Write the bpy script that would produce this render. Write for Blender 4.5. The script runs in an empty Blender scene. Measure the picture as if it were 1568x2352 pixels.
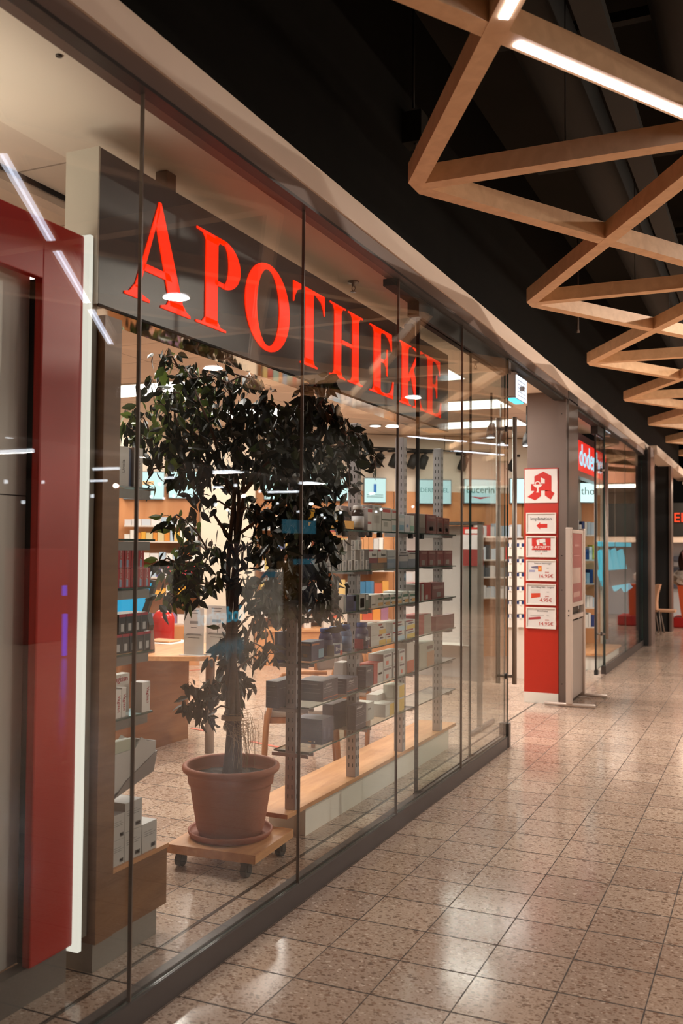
import bpy, bmesh, math, random
from mathutils import Vector, Matrix

random.seed(7)
SC = bpy.context.scene
COL = SC.collection

# ------------------------------------------------------------------ camera
EYE = Vector((0.0, 0.0, 1.585))
FPX, YAW, PITCH, ROLL = 2179.33, 0.425934, 0.0359435, 0.00762997
_fw = Vector((-math.sin(YAW) * math.cos(PITCH), math.cos(YAW) * math.cos(PITCH), math.sin(PITCH)))
_r0 = Vector((math.cos(YAW), math.sin(YAW), 0))
_u0 = _r0.cross(_fw)
_r = _r0 * math.cos(ROLL) + _u0 * math.sin(ROLL)
_u = _u0 * math.cos(ROLL) - _r0 * math.sin(ROLL)
cd = bpy.data.cameras.new('camera')
cam = bpy.data.objects.new('camera', cd)
COL.objects.link(cam)
cam.matrix_world = Matrix(((_r.x, _u.x, -_fw.x, EYE.x), (_r.y, _u.y, -_fw.y, EYE.y), (_r.z, _u.z, -_fw.z, EYE.z), (0, 0, 0, 1)))
cd.sensor_fit = 'VERTICAL'
cd.sensor_height = 36.0
cd.lens = FPX / 2352 * 36.0
cd.clip_end = 200
cd.dof.use_dof = True
cd.dof.focus_distance = 5.3
cd.dof.aperture_fstop = 3.2
SC.camera = cam

SC.view_settings.view_transform = 'Standard'
SC.view_settings.look = 'None'
SC.view_settings.gamma = 1
SC.view_settings.use_curve_mapping = False
SC.view_settings.exposure = 0.14
cy = SC.cycles
cy.max_bounces = 9
cy.diffuse_bounces = 3
cy.glossy_bounces = 4
cy.transmission_bounces = 2
cy.transparent_max_bounces = 24
cy.sample_clamp_indirect = 6
cy.caustics_reflective = False
cy.caustics_refractive = False

# ------------------------------------------------------------------ world and lamps
wd = bpy.data.worlds.new('world')
SC.world = wd
wd.use_nodes = True
wd.node_tree.nodes['Background'].inputs[0].default_value = (0.9, 0.75, 0.62, 1)
wd.node_tree.nodes['Background'].inputs[1].default_value = 0.004


def area(name, loc, size, size_y, power, color, rot=(0, 0, 0), spread=math.pi):
    ld = bpy.data.lights.new(name, 'AREA')
    ld.shape = 'RECTANGLE'
    ld.size, ld.size_y, ld.energy, ld.color, ld.spread = size, size_y, power, color, spread
    o = bpy.data.objects.new(name, ld)
    COL.objects.link(o)
    o.location = loc
    o.rotation_euler = rot
    return o


WARM = (1.0, 0.87, 0.75)
SHOPW = (1.0, 0.93, 0.85)
CORRIDOR_W, SHOP_W = 210, 48
# recessed corridor downlights and the panel lights of the shop ceiling
DOWN = [(2.05, 8.6, 1.2), (2.05, 16.1, .7), (3.9, 4.8, .4), (3.9, 12.3, .9), (3.9, 19.8, .9), (.6, 22.0, .5)]
for x, y, w in DOWN:
    l = area('corridor_downlight', (x, y, 4.28), 0.26, 0.26, CORRIDOR_W * w, WARM)
    l.data.shape = 'DISK'
PANELS = [(-3.25, 4.4), (-3.25, 6.4), (-5.85, 8.05), (-5.85, 9.95), (-3.25, 8.35), (-3.3, 10.3), (-3.5, 11.95), (-8.5, 9.9), (-4.4, 4.35)]
for x, y in PANELS:
    area('shop_panel_light', (x, y, 3.174), 1.16, 0.56, SHOP_W * (.7 if y < 5 or y > 11 else 1), SHOPW)
FILL_LAMPS = [(6.2, 4.6), (6.6, 7.3), (6.2, 10.2), (6.7, 13.6), (6.2, 17.2), (6.5, 21.0)]
for x, y in FILL_LAMPS:       # unseen point lamps added across the corridor to brighten beams, fascia and goods
    ld = bpy.data.lights.new('opposite_fill_lamp', 'POINT')
    ld.energy, ld.color, ld.shadow_soft_size = 125 if y > 6 else 60, (1, .86, .72), .03
    o = bpy.data.objects.new('opposite_fill_lamp', ld)
    COL.objects.link(o)
    o.location = (x, y, 2.62)
area('soffit_fill', (-2.75, 1.6, 2.45), .5, 1.9, 13, (1, .93, .80), rot=(math.pi, 0, 0))  # unseen lamp added to brighten the soffit and the sign end
area('second_shop_light', (-4.0, 15.6, 3.1), 1.5, 1.0, 40, SHOPW)
area('far_shop_light', (-0.8, 21.5, 2.95), 2.0, 1.2, 60, (1.0, .8, .62))


# ------------------------------------------------------------------ helpers: pixels to points
def at(px, py, axis, val):
    d = _fw + _r * ((px - 784) / FPX) - _u * ((py - 1176) / FPX)
    return EYE + d * ((val - EYE[axis]) / d[axis])


def atp(px, py, p0, n):
    d = _fw + _r * ((px - 784) / FPX) - _u * ((py - 1176) / FPX)
    return EYE + d * ((p0 - EYE).dot(n) / d.dot(n))


# ------------------------------------------------------------------ materials
MATS = {}


def new_mat(name):
    m = bpy.data.materials.new(name)
    m.use_nodes = True
    nt = m.node_tree
    b = nt.nodes['Principled BSDF']
    return m, nt, b


def srgb(r, g, b):
    f = lambda c: ((c / 255 + .055) / 1.055) ** 2.4 if c / 255 > .04045 else c / 255 / 12.92
    return (f(r), f(g), f(b), 1)


def pbr(name, col, rough=.5, metal=0., spec=.5, var=.08, scale=6., bump=0., coat=0.):
    if name in MATS:
        return MATS[name]
    m, nt, b = new_mat(name)
    N = nt.nodes
    tc = N.new('ShaderNodeTexCoord')
    nz = N.new('ShaderNodeTexNoise')
    nz.inputs['Scale'].default_value = scale
    nz.inputs['Detail'].default_value = 4
    nt.links.new(tc.outputs['Object'], nz.inputs['Vector'])
    mx = N.new('ShaderNodeMix')
    mx.data_type = 'RGBA'
    c = Vector(col[:3])
    mx.inputs['A'].default_value = (*(c * (1 - var)), 1)
    mx.inputs['B'].default_value = (*[min(1, v) for v in (c * (1 + var))], 1)
    nt.links.new(nz.outputs['Fac'], mx.inputs['Factor'])
    nt.links.new(mx.outputs['Result'], b.inputs['Base Color'])
    b.inputs['Roughness'].default_value = rough
    b.inputs['Metallic'].default_value = metal
    b.inputs['Specular IOR Level'].default_value = spec
    b.inputs['Coat Weight'].default_value = coat
    if bump:
        bp = N.new('ShaderNodeBump')
        bp.inputs['Strength'].default_value = bump
        bp.inputs['Distance'].default_value = .002
        n2 = N.new('ShaderNodeTexNoise')
        n2.inputs['Scale'].default_value = scale * 8
        nt.links.new(tc.outputs['Object'], n2.inputs['Vector'])
        nt.links.new(n2.outputs['Fac'], bp.inputs['Height'])
        nt.links.new(bp.outputs['Normal'], b.inputs['Normal'])
    MATS[name] = m
    return m


def emit(name, col, strength):
    if name in MATS:
        return MATS[name]
    m, nt, b = new_mat(name)
    b.inputs['Base Color'].default_value = (.02, .02, .02, 1)
    b.inputs['Emission Color'].default_value = col
    b.inputs['Emission Strength'].default_value = strength
    MATS[name] = m
    return m


def wood(name, c1, c2, stretch=(1, 1, 12), rough=.4, scale=3.0, spec=.4):
    if name in MATS:
        return MATS[name]
    m, nt, b = new_mat(name)
    N = nt.nodes
    tc = N.new('ShaderNodeTexCoord')
    mp = N.new('ShaderNodeMapping')
    mp.inputs['Scale'].default_value = [scale * 12 / s for s in stretch]
    nz = N.new('ShaderNodeTexNoise')
    nz.inputs['Scale'].default_value = 1.0
    nz.inputs['Detail'].default_value = 6
    nz.inputs['Distortion'].default_value = .6
    rp = N.new('ShaderNodeValToRGB')
    rp.color_ramp.elements[0].color = c1
    rp.color_ramp.elements[1].color = c2
    rp.color_ramp.elements[0].position = .35
    rp.color_ramp.elements[1].position = .68
    nt.links.new(tc.outputs['Object'], mp.inputs['Vector'])
    nt.links.new(mp.outputs['Vector'], nz.inputs['Vector'])
    nt.links.new(nz.outputs['Fac'], rp.inputs['Fac'])
    nt.links.new(rp.outputs['Color'], b.inputs['Base Color'])
    b.inputs['Roughness'].default_value = rough
    b.inputs['Specular IOR Level'].default_value = spec
    MATS[name] = m
    return m


def thin_glass(name, tint=(.93, .95, .94, 1), boost=1.0):
    """clear pane: what is not reflected by Fresnel passes straight through"""
    if name in MATS:
        return MATS[name]
    m, nt, b = new_mat(name)
    N, L = nt.nodes, nt.links
    N.remove(b)
    out = N['Material Output']
    geo = N.new('ShaderNodeNewGeometry')
    ior = N.new('ShaderNodeMapRange')
    ior.inputs['To Min'].default_value = 1.5
    ior.inputs['To Max'].default_value = 1 / 1.5
    L.new(geo.outputs['Backfacing'], ior.inputs['Value'])
    fr = N.new('ShaderNodeFresnel')
    L.new(ior.outputs['Result'], fr.inputs['IOR'])
    mul = N.new('ShaderNodeMath')
    mul.operation = 'MULTIPLY'
    mul.use_clamp = True
    mul.inputs[1].default_value = boost
    L.new(fr.outputs['Fac'], mul.inputs[0])
    tr = N.new('ShaderNodeBsdfTransparent')
    tr.inputs['Color'].default_value = tint
    gl = N.new('ShaderNodeBsdfGlossy')
    gl.inputs['Roughness'].default_value = 0.0
    gl.inputs['Color'].default_value = (.95, .97, 1, 1)
    mx = N.new('ShaderNodeMixShader')
    L.new(mul.outputs[0], mx.inputs[0])
    L.new(tr.outputs[0], mx.inputs[1])
    L.new(gl.outputs[0], mx.inputs[2])
    L.new(mx.outputs[0], out.inputs['Surface'])
    MATS[name] = m
    return m


def terrazzo():
    m, nt, b = new_mat('terrazzo')
    N, L = nt.nodes, nt.links

    def math_(op, a, bb=None, clamp=False):
        n = N.new('ShaderNodeMath')
        n.operation = op
        n.use_clamp = clamp
        for i, v in enumerate((a, bb)):
            if v is None:
                continue
            if isinstance(v, (int, float)):
                n.inputs[i].default_value = v
            else:
                L.new(v, n.inputs[i])
        return n.outputs[0]

    def mix(f, a, bb):
        n = N.new('ShaderNodeMix')
        n.data_type = 'RGBA'
        if isinstance(f, (int, float)):
            n.inputs['Factor'].default_value = f
        else:
            L.new(f, n.inputs['Factor'])
        for k, v in (('A', a), ('B', bb)):
            if isinstance(v, tuple):
                n.inputs[k].default_value = v
            else:
                L.new(v, n.inputs[k])
        return n.outputs['Result']
    tc = N.new('ShaderNodeTexCoord')
    sp = N.new('ShaderNodeSeparateXYZ')
    L.new(tc.outputs['Object'], sp.inputs[0])
    tx = math_('DIVIDE', math_('ADD', sp.outputs[0], 100 * .3 + .411 - .0), .3)
    ty = math_('DIVIDE', math_('ADD', sp.outputs[1], 100 * .3004 - 3.461), .3004)
    fx, fy = math_('FRACT', tx), math_('FRACT', ty)
    dx = math_('MINIMUM', fx, math_('SUBTRACT', 1, fx))
    dy = math_('MINIMUM', fy, math_('SUBTRACT', 1, fy))
    wob = N.new('ShaderNodeTexNoise')
    wob.inputs['Scale'].default_value = 9
    L.new(tc.outputs['Object'], wob.inputs['Vector'])
    wv = math_('MULTIPLY', wob.outputs['Fac'], .012)
    gx = math_('LESS_THAN', dx, math_('ADD', wv, .002))
    gy = math_('LESS_THAN', dy, math_('ADD', wv, .008))
    grout = math_('MAXIMUM', gx, gy)
    # wide double seam just inside the shopfront
    seam = math_('LESS_THAN', math_('ABSOLUTE', math_('ADD', sp.outputs[0], 2.208)), .011)
    cx = N.new('ShaderNodeCombineXYZ')
    L.new(math_('FLOOR', tx), cx.inputs[0])
    L.new(math_('FLOOR', ty), cx.inputs[1])
    wn = N.new('ShaderNodeTexWhiteNoise')
    L.new(cx.outputs[0], wn.inputs['Vector'])
    tilev = wn.outputs['Value']
    base = mix(tilev, srgb(183, 158, 141), srgb(203, 178, 158))
    cur = base
    for sc_, th, rad, pal in ((46, .60, .36, (srgb(92, 68, 54), srgb(150, 112, 92))), (95, .55, .34, (srgb(120, 96, 80), srgb(172, 142, 122))), (70, .88, .42, (srgb(236, 216, 198), srgb(214, 190, 172)))):
        mp = N.new('ShaderNodeMapping')
        mp.inputs['Rotation'].default_value = (0, 0, sc_ * .37)
        mp.inputs['Scale'].default_value = (1.0, 1.35, 1)
        wz = N.new('ShaderNodeTexNoise')
        wz.inputs['Scale'].default_value = 60
        wz.inputs['Detail'].default_value = 1
        L.new(tc.outputs['Object'], wz.inputs['Vector'])
        vm = N.new('ShaderNodeVectorMath')
        vm.operation = 'MULTIPLY_ADD'
        L.new(wz.outputs['Color'], vm.inputs[0])
        vm.inputs[1].default_value = (.012, .012, 0)
        L.new(tc.outputs['Object'], vm.inputs[2])
        L.new(vm.outputs[0], mp.inputs[0])
        vo = N.new('ShaderNodeTexVoronoi')
        vo.voronoi_dimensions = '2D'
        vo.inputs['Scale'].default_value = sc_
        L.new(mp.outputs[0], vo.inputs['Vector'])
        sc = N.new('ShaderNodeSeparateColor')
        L.new(vo.outputs['Color'], sc.inputs[0])
        chip = math_('MULTIPLY', math_('GREATER_THAN', sc.outputs[0], th), math_('LESS_THAN', vo.outputs['Distance'], math_('MULTIPLY', math_('ADD', sc.outputs[2], .45), rad)))
        cur = mix(math_('MULTIPLY', chip, .74), cur, mix(sc.outputs[1], pal[0], pal[1]))
    st = N.new('ShaderNodeTexNoise')
    st.inputs['Scale'].default_value = 1.3
    st.inputs['Detail'].default_value = 5
    L.new(tc.outputs['Object'], st.inputs['Vector'])
    cur2 = mix(math_('MULTIPLY', math_('SUBTRACT', st.outputs['Fac'], .45), 1.2, True), cur, srgb(150, 122, 103))
    cur3 = mix(math_('MAXIMUM', grout, seam), cur2, srgb(62, 48, 39))
    L.new(cur3, b.inputs['Base Color'])
    ro = math_('ADD', math_('MULTIPLY', st.outputs['Fac'], .10), math_('ADD', .10, math_('MULTIPLY', grout, .5)))
    L.new(ro, b.inputs['Roughness'])
    b.inputs['Specular IOR Level'].default_value = .5
    return m


M_FLOOR = terrazzo()
M_ALU = pbr('brushed_alu', srgb(158, 144, 134), .42, .55, var=.05)
M_RAIL = pbr('anodised_rail', srgb(78, 71, 68), .42, .4, var=.06)
M_HEAD = pbr('header_metal', srgb(128, 108, 98), .45, .2, var=.04)
M_POST = pbr('post_grey_brown', srgb(120, 104, 96), .45, .45, var=.05)
M_POSTD = pbr('post_dark', srgb(72, 62, 55), .4, .5, var=.05)
M_BLACK = pbr('black_paint', srgb(30, 28, 24), .7, var=.15)
M_VOID = pbr('ceiling_black', srgb(40, 38, 33), .9, spec=.15, var=.2, scale=2)
M_FASC = pbr('fascia_plaster', srgb(244, 222, 202), .7, var=.03)
M_SOFF = pbr('soffit_plaster', srgb(242, 226, 208), .8, var=.02)
M_WHITE = pbr('white_lacquer', srgb(236, 232, 222), .4, var=.02)
M_CREAM = pbr('cream_wall', srgb(232, 216, 196), .8, var=.03)
M_RED = pbr('red_laminate', srgb(192, 32, 14), .35, var=.06, scale=2)
M_RED2 = pbr('red_board', srgb(184, 40, 18), .4, var=.04)
M_GREYP = pbr('grey_panel', srgb(238, 232, 224), .35, var=.04, scale=1.2)
M_SIGN = pbr('sign_dark_grey', srgb(102, 98, 98), .34, var=.05, spec=.35)
M_SIGNC = pbr('sign_cap', srgb(206, 198, 184), .4, var=.03)
M_MIRR = pbr('polished_metal', srgb(200, 192, 180), .06, 1.0, var=.02)
M_GLASS = thin_glass('pane_glass', (.95, .96, .95, 1), .66)
M_GLASSD = thin_glass('door_glass', (.90, .93, .92, 1), .5)
M_SHGL = thin_glass('shelf_glass', (.88, .93, .90, 1), .8)
M_EDGE = pbr('glass_edge_green', srgb(44, 74, 66), .15, var=.1)
M_SEAL = pbr('joint_seal', srgb(112, 98, 87), .4, .0, var=.1)
M_UP = pbr('upright_grey', srgb(176, 168, 170), .4, .35, var=.04)
M_SLOT = pbr('slot_dark', srgb(34, 30, 30), .8)
M_OAKB = wood('beam_oak', srgb(236, 190, 144), srgb(250, 206, 160), (1, 1, 1), .5, 1.2)
M_BEECH = wood('beech', srgb(196, 138, 92), srgb(222, 164, 114), (1, 8, 1), .4, 1.5)
M_BRWN = wood('brown_laminate', srgb(128, 88, 58), srgb(146, 104, 70), (8, 8, 1), .38, 1.2)
M_BRWN2 = wood('desk_laminate', srgb(140, 94, 64), srgb(160, 110, 76), (1, 8, 1), .38, 1.2)
M_TERRA = pbr('terracotta', srgb(164, 98, 74), .65, var=.1, scale=14, bump=.2)
M_TERRAD = pbr('terracotta_saucer', srgb(158, 90, 68), .6, var=.1, scale=14)
M_SOIL = pbr('soil', srgb(52, 40, 33), .95, var=.5, scale=60, bump=1)
M_BARK = pbr('bark', srgb(86, 64, 52), .85, var=.3, scale=30, bump=.8)
M_TWIG = pbr('twig', srgb(104, 72, 56), .8, var=.2, scale=20)
M_ROOT = pbr('aerial_root', srgb(168, 132, 100), .9, var=.2, scale=30)
M_RUB = pbr('black_rubber', srgb(34, 34, 34), .5, var=.1)
M_BULB = emit('lamp_white', (.95, .97, 1, 1), 9)
M_PANEL = emit('panel_glow', (1, .95, .86, 1), 3.2)
M_LEDM = emit('strip_glow', (.84, .86, 1.0, 1), 11)
M_LETR = emit('letter_glow', (1.0, .022, .001, 1), 1.15)
M_CYAN = emit('cyan_glow', (.06, .62, .85, 1), 2.0)
M_BLUE = emit('blue_glow', (.01, .10, 1.0, 1), 5.0)
M_LBOX = emit('lightbox_glow', (.62, .88, .86, 1), 1.15)
M_LBOXW = emit('lightbox_white', (.80, .86, .96, 1), 1.1)
M_SCREEN = emit('screen_blue', (.01, .36, .62, 1), 1.0)


def cm(rgb, rough=.45, metal=0.):
    n = 'colour_%02x%02x%02x_%d_%d' % (*rgb, rough * 100, metal * 10)
    return pbr(n, srgb(*rgb), rough, metal, var=.04, scale=20)


# ------------------------------------------------------------------ mesh builder
class MB:
    def __init__(self):
        self.v, self.f, self.m, self.mats, self.smooth = [], [], [], [], []

    def mi(self, mat):
        if mat not in self.mats:
            self.mats.append(mat)
        return self.mats.index(mat)

    def add(self, vs, fs, mat, smooth=False):
        b = len(self.v)
        self.v += [tuple(p) for p in vs]
        i = self.mi(mat)
        for f in fs:
            self.f.append([b + k for k in f])
            self.m.append(i)
            self.smooth.append(smooth)
        return self

    def box(self, x0, x1, y0, y1, z0, z1, mat, side=None):
        x0, x1 = sorted((x0, x1)); y0, y1 = sorted((y0, y1)); z0, z1 = sorted((z0, z1))
        vs = [(x0, y0, z0), (x1, y0, z0), (x1, y1, z0), (x0, y1, z0), (x0, y0, z1), (x1, y0, z1), (x1, y1, z1), (x0, y1, z1)]
        tb = [(3, 2, 1, 0), (4, 5, 6, 7)]
        sd = [(0, 1, 5, 4), (1, 2, 6, 5), (2, 3, 7, 6), (3, 0, 4, 7)]
        self.add(vs, tb, mat)
        self.add(vs, sd, side or mat)
        return self

    def pane(self, x0, x1, y0, y1, z0, z1, mat, rim):
        vs = [(x0, y0, z0), (x1, y0, z0), (x1, y1, z0), (x0, y1, z0), (x0, y0, z1), (x1, y0, z1), (x1, y1, z1), (x0, y1, z1)]
        self.add(vs, [(1, 2, 6, 5), (3, 0, 4, 7)], mat)
        return self.add(vs, [(3, 2, 1, 0), (4, 5, 6, 7), (0, 1, 5, 4), (2, 3, 7, 6)], rim)

    def bbox(self, x0, x1, y0, y1, z0, z1, mat, bev=.004):
        x0, x1 = sorted((x0, x1)); y0, y1 = sorted((y0, y1)); z0, z1 = sorted((z0, z1))
        bm = bmesh.new()
        bmesh.ops.create_cube(bm, size=1)
        for v in bm.verts:
            v.co = Vector(((x0 + x1) / 2 + v.co.x * (x1 - x0), (y0 + y1) / 2 + v.co.y * (y1 - y0), (z0 + z1) / 2 + v.co.z * (z1 - z0)))
        bev = min(bev, .3 * min(x1 - x0, y1 - y0, z1 - z0))
        bmesh.ops.bevel(bm, geom=bm.edges[:], offset=bev, segments=2, affect='EDGES', profile=.6)
        self.frombm(bm, mat)
        return self

    def frombm(self, bm, mat, smooth=False, mtx=None):
        bm.verts.index_update()
        vs = [(mtx @ v.co) if mtx else v.co for v in bm.verts]
        self.add([tuple(v) for v in vs], [[v.index for v in f.verts] for f in bm.faces], mat, smooth)
        bm.free()

    def quad(self, a, b, c, d, mat):
        return self.add([a, b, c, d], [(0, 1, 2, 3)], mat)

    def prism(self, pts, mat, h0, h1, axis=0):
        """polygon pts (two coordinates) extruded along axis from h0 to h1"""
        n = len(pts)
        A = sum(pts[i][0] * pts[(i + 1) % n][1] - pts[(i + 1) % n][0] * pts[i][1] for i in range(n))
        if A < 0:
            pts = pts[::-1]

        def P(p, h):
            return (h, p[0], p[1]) if axis == 0 else ((p[0], h, p[1]) if axis == 1 else (p[0], p[1], h))
        vs = [P(p, h0) for p in pts] + [P(p, h1) for p in pts]
        fs = [list(range(n))[::-1], list(range(n, 2 * n))] + [(i, (i + 1) % n, n + (i + 1) % n, n + i) for i in range(n)]
        if axis == 1:
            fs = [list(f)[::-1] for f in fs]
        return self.add(vs, fs, mat)

    def tube(self, pts, rad, mat, n=8, cap=True, smooth=True):
        pts = [Vector(p) for p in pts]
        rads = rad if isinstance(rad, (list, tuple)) else [rad] * len(pts)
        vs, fs = [], []
        up = Vector((.123, .35, .93)).normalized()
        for i, p in enumerate(pts):
            t = (pts[min(i + 1, len(pts) - 1)] - pts[max(i - 1, 0)]).normalized()
            a = t.cross(up)
            if a.length < .05:
                a = t.cross(Vector((1, 0, 0)))
            a.normalize()
            b = t.cross(a)
            for k in range(n):
                an = 2 * math.pi * k / n
                vs.append(p + (a * math.cos(an) + b * math.sin(an)) * rads[i])
        for i in range(len(pts) - 1):
            for k in range(n):
                fs.append((i * n + k, (i + 1) * n + k, (i + 1) * n + (k + 1) % n, i * n + (k + 1) % n))
        if cap:
            fs.append(tuple(range(n)))
            fs.append(tuple(range((len(pts) - 1) * n, len(pts) * n))[::-1])
        return self.add(vs, fs, mat, smooth)

    def lathe(self, prof, c, mat, n=40, smooth=True, flute=None):
        vs, fs = [], []
        for j, (r, z) in enumerate(prof):
            for k in range(n):
                a = 2 * math.pi * k / n
                rr = r + (flute(k, z) if flute else 0)
                vs.append((c[0] + rr * math.cos(a), c[1] + rr * math.sin(a), c[2] + z))
        for j in range(len(prof) - 1):
            for k in range(n):
                fs.append((j * n + k, j * n + (k + 1) % n, (j + 1) * n + (k + 1) % n, (j + 1) * n + k))
        fs.append(tuple(range(n))[::-1])
        fs.append(tuple(range((len(prof) - 1) * n, len(prof) * n)))
        return self.add(vs, fs, mat, smooth)

    def build(self, name, parent=None, label=None, cat=None, group=None, kind=None, org=None):
        """link as ONE mesh object; vertices are world coordinates, the origin goes to org"""
        if parent is not None:
            o0 = Vector(parent['_o'])
        elif org is not None:
            o0 = Vector(org)
        else:
            o0 = Vector((0, 0, 0))
        me = bpy.data.meshes.new(name)
        me.from_pydata([(p[0] - o0[0], p[1] - o0[1], p[2] - o0[2]) for p in self.v], [], self.f)
        for m in self.mats:
            me.materials.append(m)
        for p, i, s in zip(me.polygons, self.m, self.smooth):
            p.material_index = i
            p.use_smooth = s
        me.update()
        o = bpy.data.objects.new(name, me)
        COL.objects.link(o)
        o['_o'] = tuple(o0)
        if parent is not None:
            o.parent = parent
        else:
            o.location = o0
        tag(o, label, cat, group, kind)
        return o


def tag(o, label=None, cat=None, group=None, kind=None):
    if label: o['label'] = label
    if cat: o['category'] = cat
    if group: o['group'] = group
    if kind: o['kind'] = kind


def empty(name, loc, label, cat, group=None):
    o = bpy.data.objects.new(name, None)
    COL.objects.link(o)
    o.location = loc
    o['_o'] = tuple(loc)
    o.empty_display_size = .1
    tag(o, label, cat, group)
    return o


def text_mesh(mb, s, size, mat, origin, ux, uy, align='CENTER', ext=.0008, xs=1.0):
    """lettering laid on a surface: ux text direction, uy text up"""
    cu = bpy.data.curves.new('t', 'FONT')
    cu.body = s
    cu.size = size
    cu.align_x = align
    cu.align_y = 'CENTER'
    cu.extrude = ext
    cu.resolution_u = 2
    o = bpy.data.objects.new('t', cu)
    COL.objects.link(o)
    dg = bpy.context.evaluated_depsgraph_get()
    dg.update()
    me = bpy.data.meshes.new_from_object(o.evaluated_get(dg))
    ux, uy = Vector(ux).normalized(), Vector(uy).normalized()
    uz = ux.cross(uy)
    og = Vector(origin)
    mb.add([og + ux * v.co.x * xs + uy * v.co.y + uz * (v.co.z + ext) for v in me.vertices], [list(p.vertices) for p in me.polygons], mat)
    bpy.data.objects.remove(o)
    bpy.data.curves.remove(cu)
    bpy.data.meshes.remove(me)


def copy_tree(o, parent=None):
    c = o.copy()
    COL.objects.link(c)
    if parent is not None:
        c.parent = parent
    for ch in [q for q in o.children]:
        copy_tree(ch, c)
    return c


ORD = ['first', 'second', 'third', 'fourth', 'fifth', 'sixth', 'seventh', 'eighth', 'ninth', 'tenth', 'eleventh', 'twelfth', 'thirteenth', 'fourteenth', 'fifteenth', 'sixteenth', 'seventeenth', 'eighteenth', 'nineteenth', 'twentieth', 'twenty-first', 'twenty-second', 'twenty-third', 'twenty-fourth']
GX = -1.92          # shopfront glass plane
CZ = 3.19           # shop ceiling

# ================================================================== SETTING
MB().quad((-17, -3, 0), (13, -3, 0), (13, 32, 0), (-17, 32, 0), M_FLOOR).build('floor', kind='structure')
# dark mall ceiling
MB().quad((GX - .1, -3, 4.75), (GX - .1, 32, 4.75), (5.2, 32, 4.75), (5.2, -3, 4.75), M_VOID).build('ceiling', kind='structure')
MB().box(GX - .10, GX + .02, -1, 31, 3.322, 4.75, pbr('wall_black', srgb(22, 21, 18), .95, spec=.1, var=.2)).build('wall_above_shopfront', kind='structure')
# plaster fascia and metal header
MB().box(GX - .12, GX + .035, .3, 16.9, 3.20, 3.322, M_FASC).build('trim_1', kind='structure')
b = MB()
b.box(GX - .07, GX + .025, .3, 16.4, 3.112, 3.20, M_HEAD)
b.box(GX - .02, GX + .032, .3, 16.4, 3.108, 3.122, M_RAIL)
b.build('trim_2', kind='structure')
MB().box(-2.66, GX - .07, -.5, 13.5, CZ, CZ + .1, M_SOFF).build('ceiling_soffit', kind='structure')


def grid_ceiling():
    m, nt, b = new_mat('ceiling_tiles')
    N, L = nt.nodes, nt.links
    tc = N.new('ShaderNodeTexCoord')
    br = N.new('ShaderNodeTexBrick')
    br.offset = 0
    br.inputs['Scale'].default_value = 1
    br.inputs['Brick Width'].default_value = 1.25
    br.inputs['Row Height'].default_value = .625
    br.inputs['Mortar Size'].default_value = .006
    br.inputs['Color1'].default_value = srgb(228, 208, 190)
    br.inputs['Color2'].default_value = srgb(222, 202, 184)
    br.inputs['Mortar'].default_value = srgb(168, 150, 136)
    L.new(tc.outputs['Object'], br.inputs['Vector'])
    L.new(br.outputs['Color'], b.inputs['Base Color'])
    b.inputs['Roughness'].default_value = .85
    return m


MB().box(-17, -2.662, -.5, 18.5, CZ + .01, CZ + .1, grid_ceiling()).build('ceiling_shop', kind='structure')
# shop side walls and rear wall
MB().box(-2.75, -17, -.6, -.5, 0, 3.3, M_CREAM).build('wall_near', kind='structure')
MB().box(-17.1, -17, -.6, 18.5, 0, 3.3, M_CREAM).build('wall_left', kind='structure')

# floor rail of the shopfront
b = MB()
b.box(GX - .055, GX + .005, .3, 7.47, 0, .088, M_RAIL)
b.prism([(GX - .005, .088), (GX + .005, .088), (GX - .005, .094)], M_RAIL, .3, 7.47, axis=1)
b.box(GX - .055, GX - .02, .3, 7.47, .088, .1, M_RAIL)
b.box(GX - .065, GX + .012, 7.44, 7.50, 0, .19, M_RAIL)
b.build('trim_3', kind='structure')
b = MB()
b.box(GX - .055, GX + .005, 12.3, 16.15, 0, .10, M_RAIL)
b.build('trim_4', kind='structure')

# fixed panes
panes = [(.6, 2.5915), (2.5945, 3.8035), (3.8065, 5.0065), (5.0095, 6.2255), (6.2285, 7.46)]
for i, (y0, y1) in enumerate(panes):
    MB().pane(GX - .012, GX, y0, y1, .092, 3.112, M_GLASS, M_EDGE).build('window_%d' % (i + 1), kind='structure')
for i, y in enumerate([2.593, 3.805, 5.008, 6.227]):
    MB().box(GX - .013, GX + .001, y - .0025, y + .0025, .092, 3.112, M_SEAL).build('trim_%d' % (i + 5), kind='structure')
for i, (y0, y1) in enumerate([(12.30, 14.15), (14.16, 16.1)]):
    MB().pane(GX - .012, GX, y0, y1, .10, 3.112, M_GLASS, M_EDGE).build('window_%d' % (i + 7), kind='structure')

# black sliding track housing
b = MB()
b.box(GX - .09, GX - .016, 5.38, 7.5, 2.985, 3.10, M_BLACK)
b.box(GX - .09, GX - .016, 4.98, 5.38, 3.07, 3.11, M_BLACK)
b.box(GX - .09, GX + .003, 7.5, 9.68, 3.085, 3.115, M_BLACK)
b.box(GX - .10, GX + .0, 7.47, 7.54, 2.99, 3.11, M_POSTD)
b.build('track_housing', None, 'long black sliding door track housing under the shopfront header', 'door track')


# sliding leaf with its long bar handles
def handle(parent, x, y, z0, z1, r=.019):
    h = MB()
    for sx in (-1, 1):
        h.tube([(x + sx * .066, y, z0), (x + sx * .066, y, z1)], r, M_ALU, 14)
    for z in (z0 + .06, z1 - .09):
        h.tube([(x - .066, y, z), (x + .066, y, z)], r * .6, M_ALU, 10)
    for z in (z0 + .06, z1 - .09):
        h.tube([(x - .01, y, z), (x + .01, y, z)], r * 1.25, M_RAIL, 12)
    return h.build('handle', parent)


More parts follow.
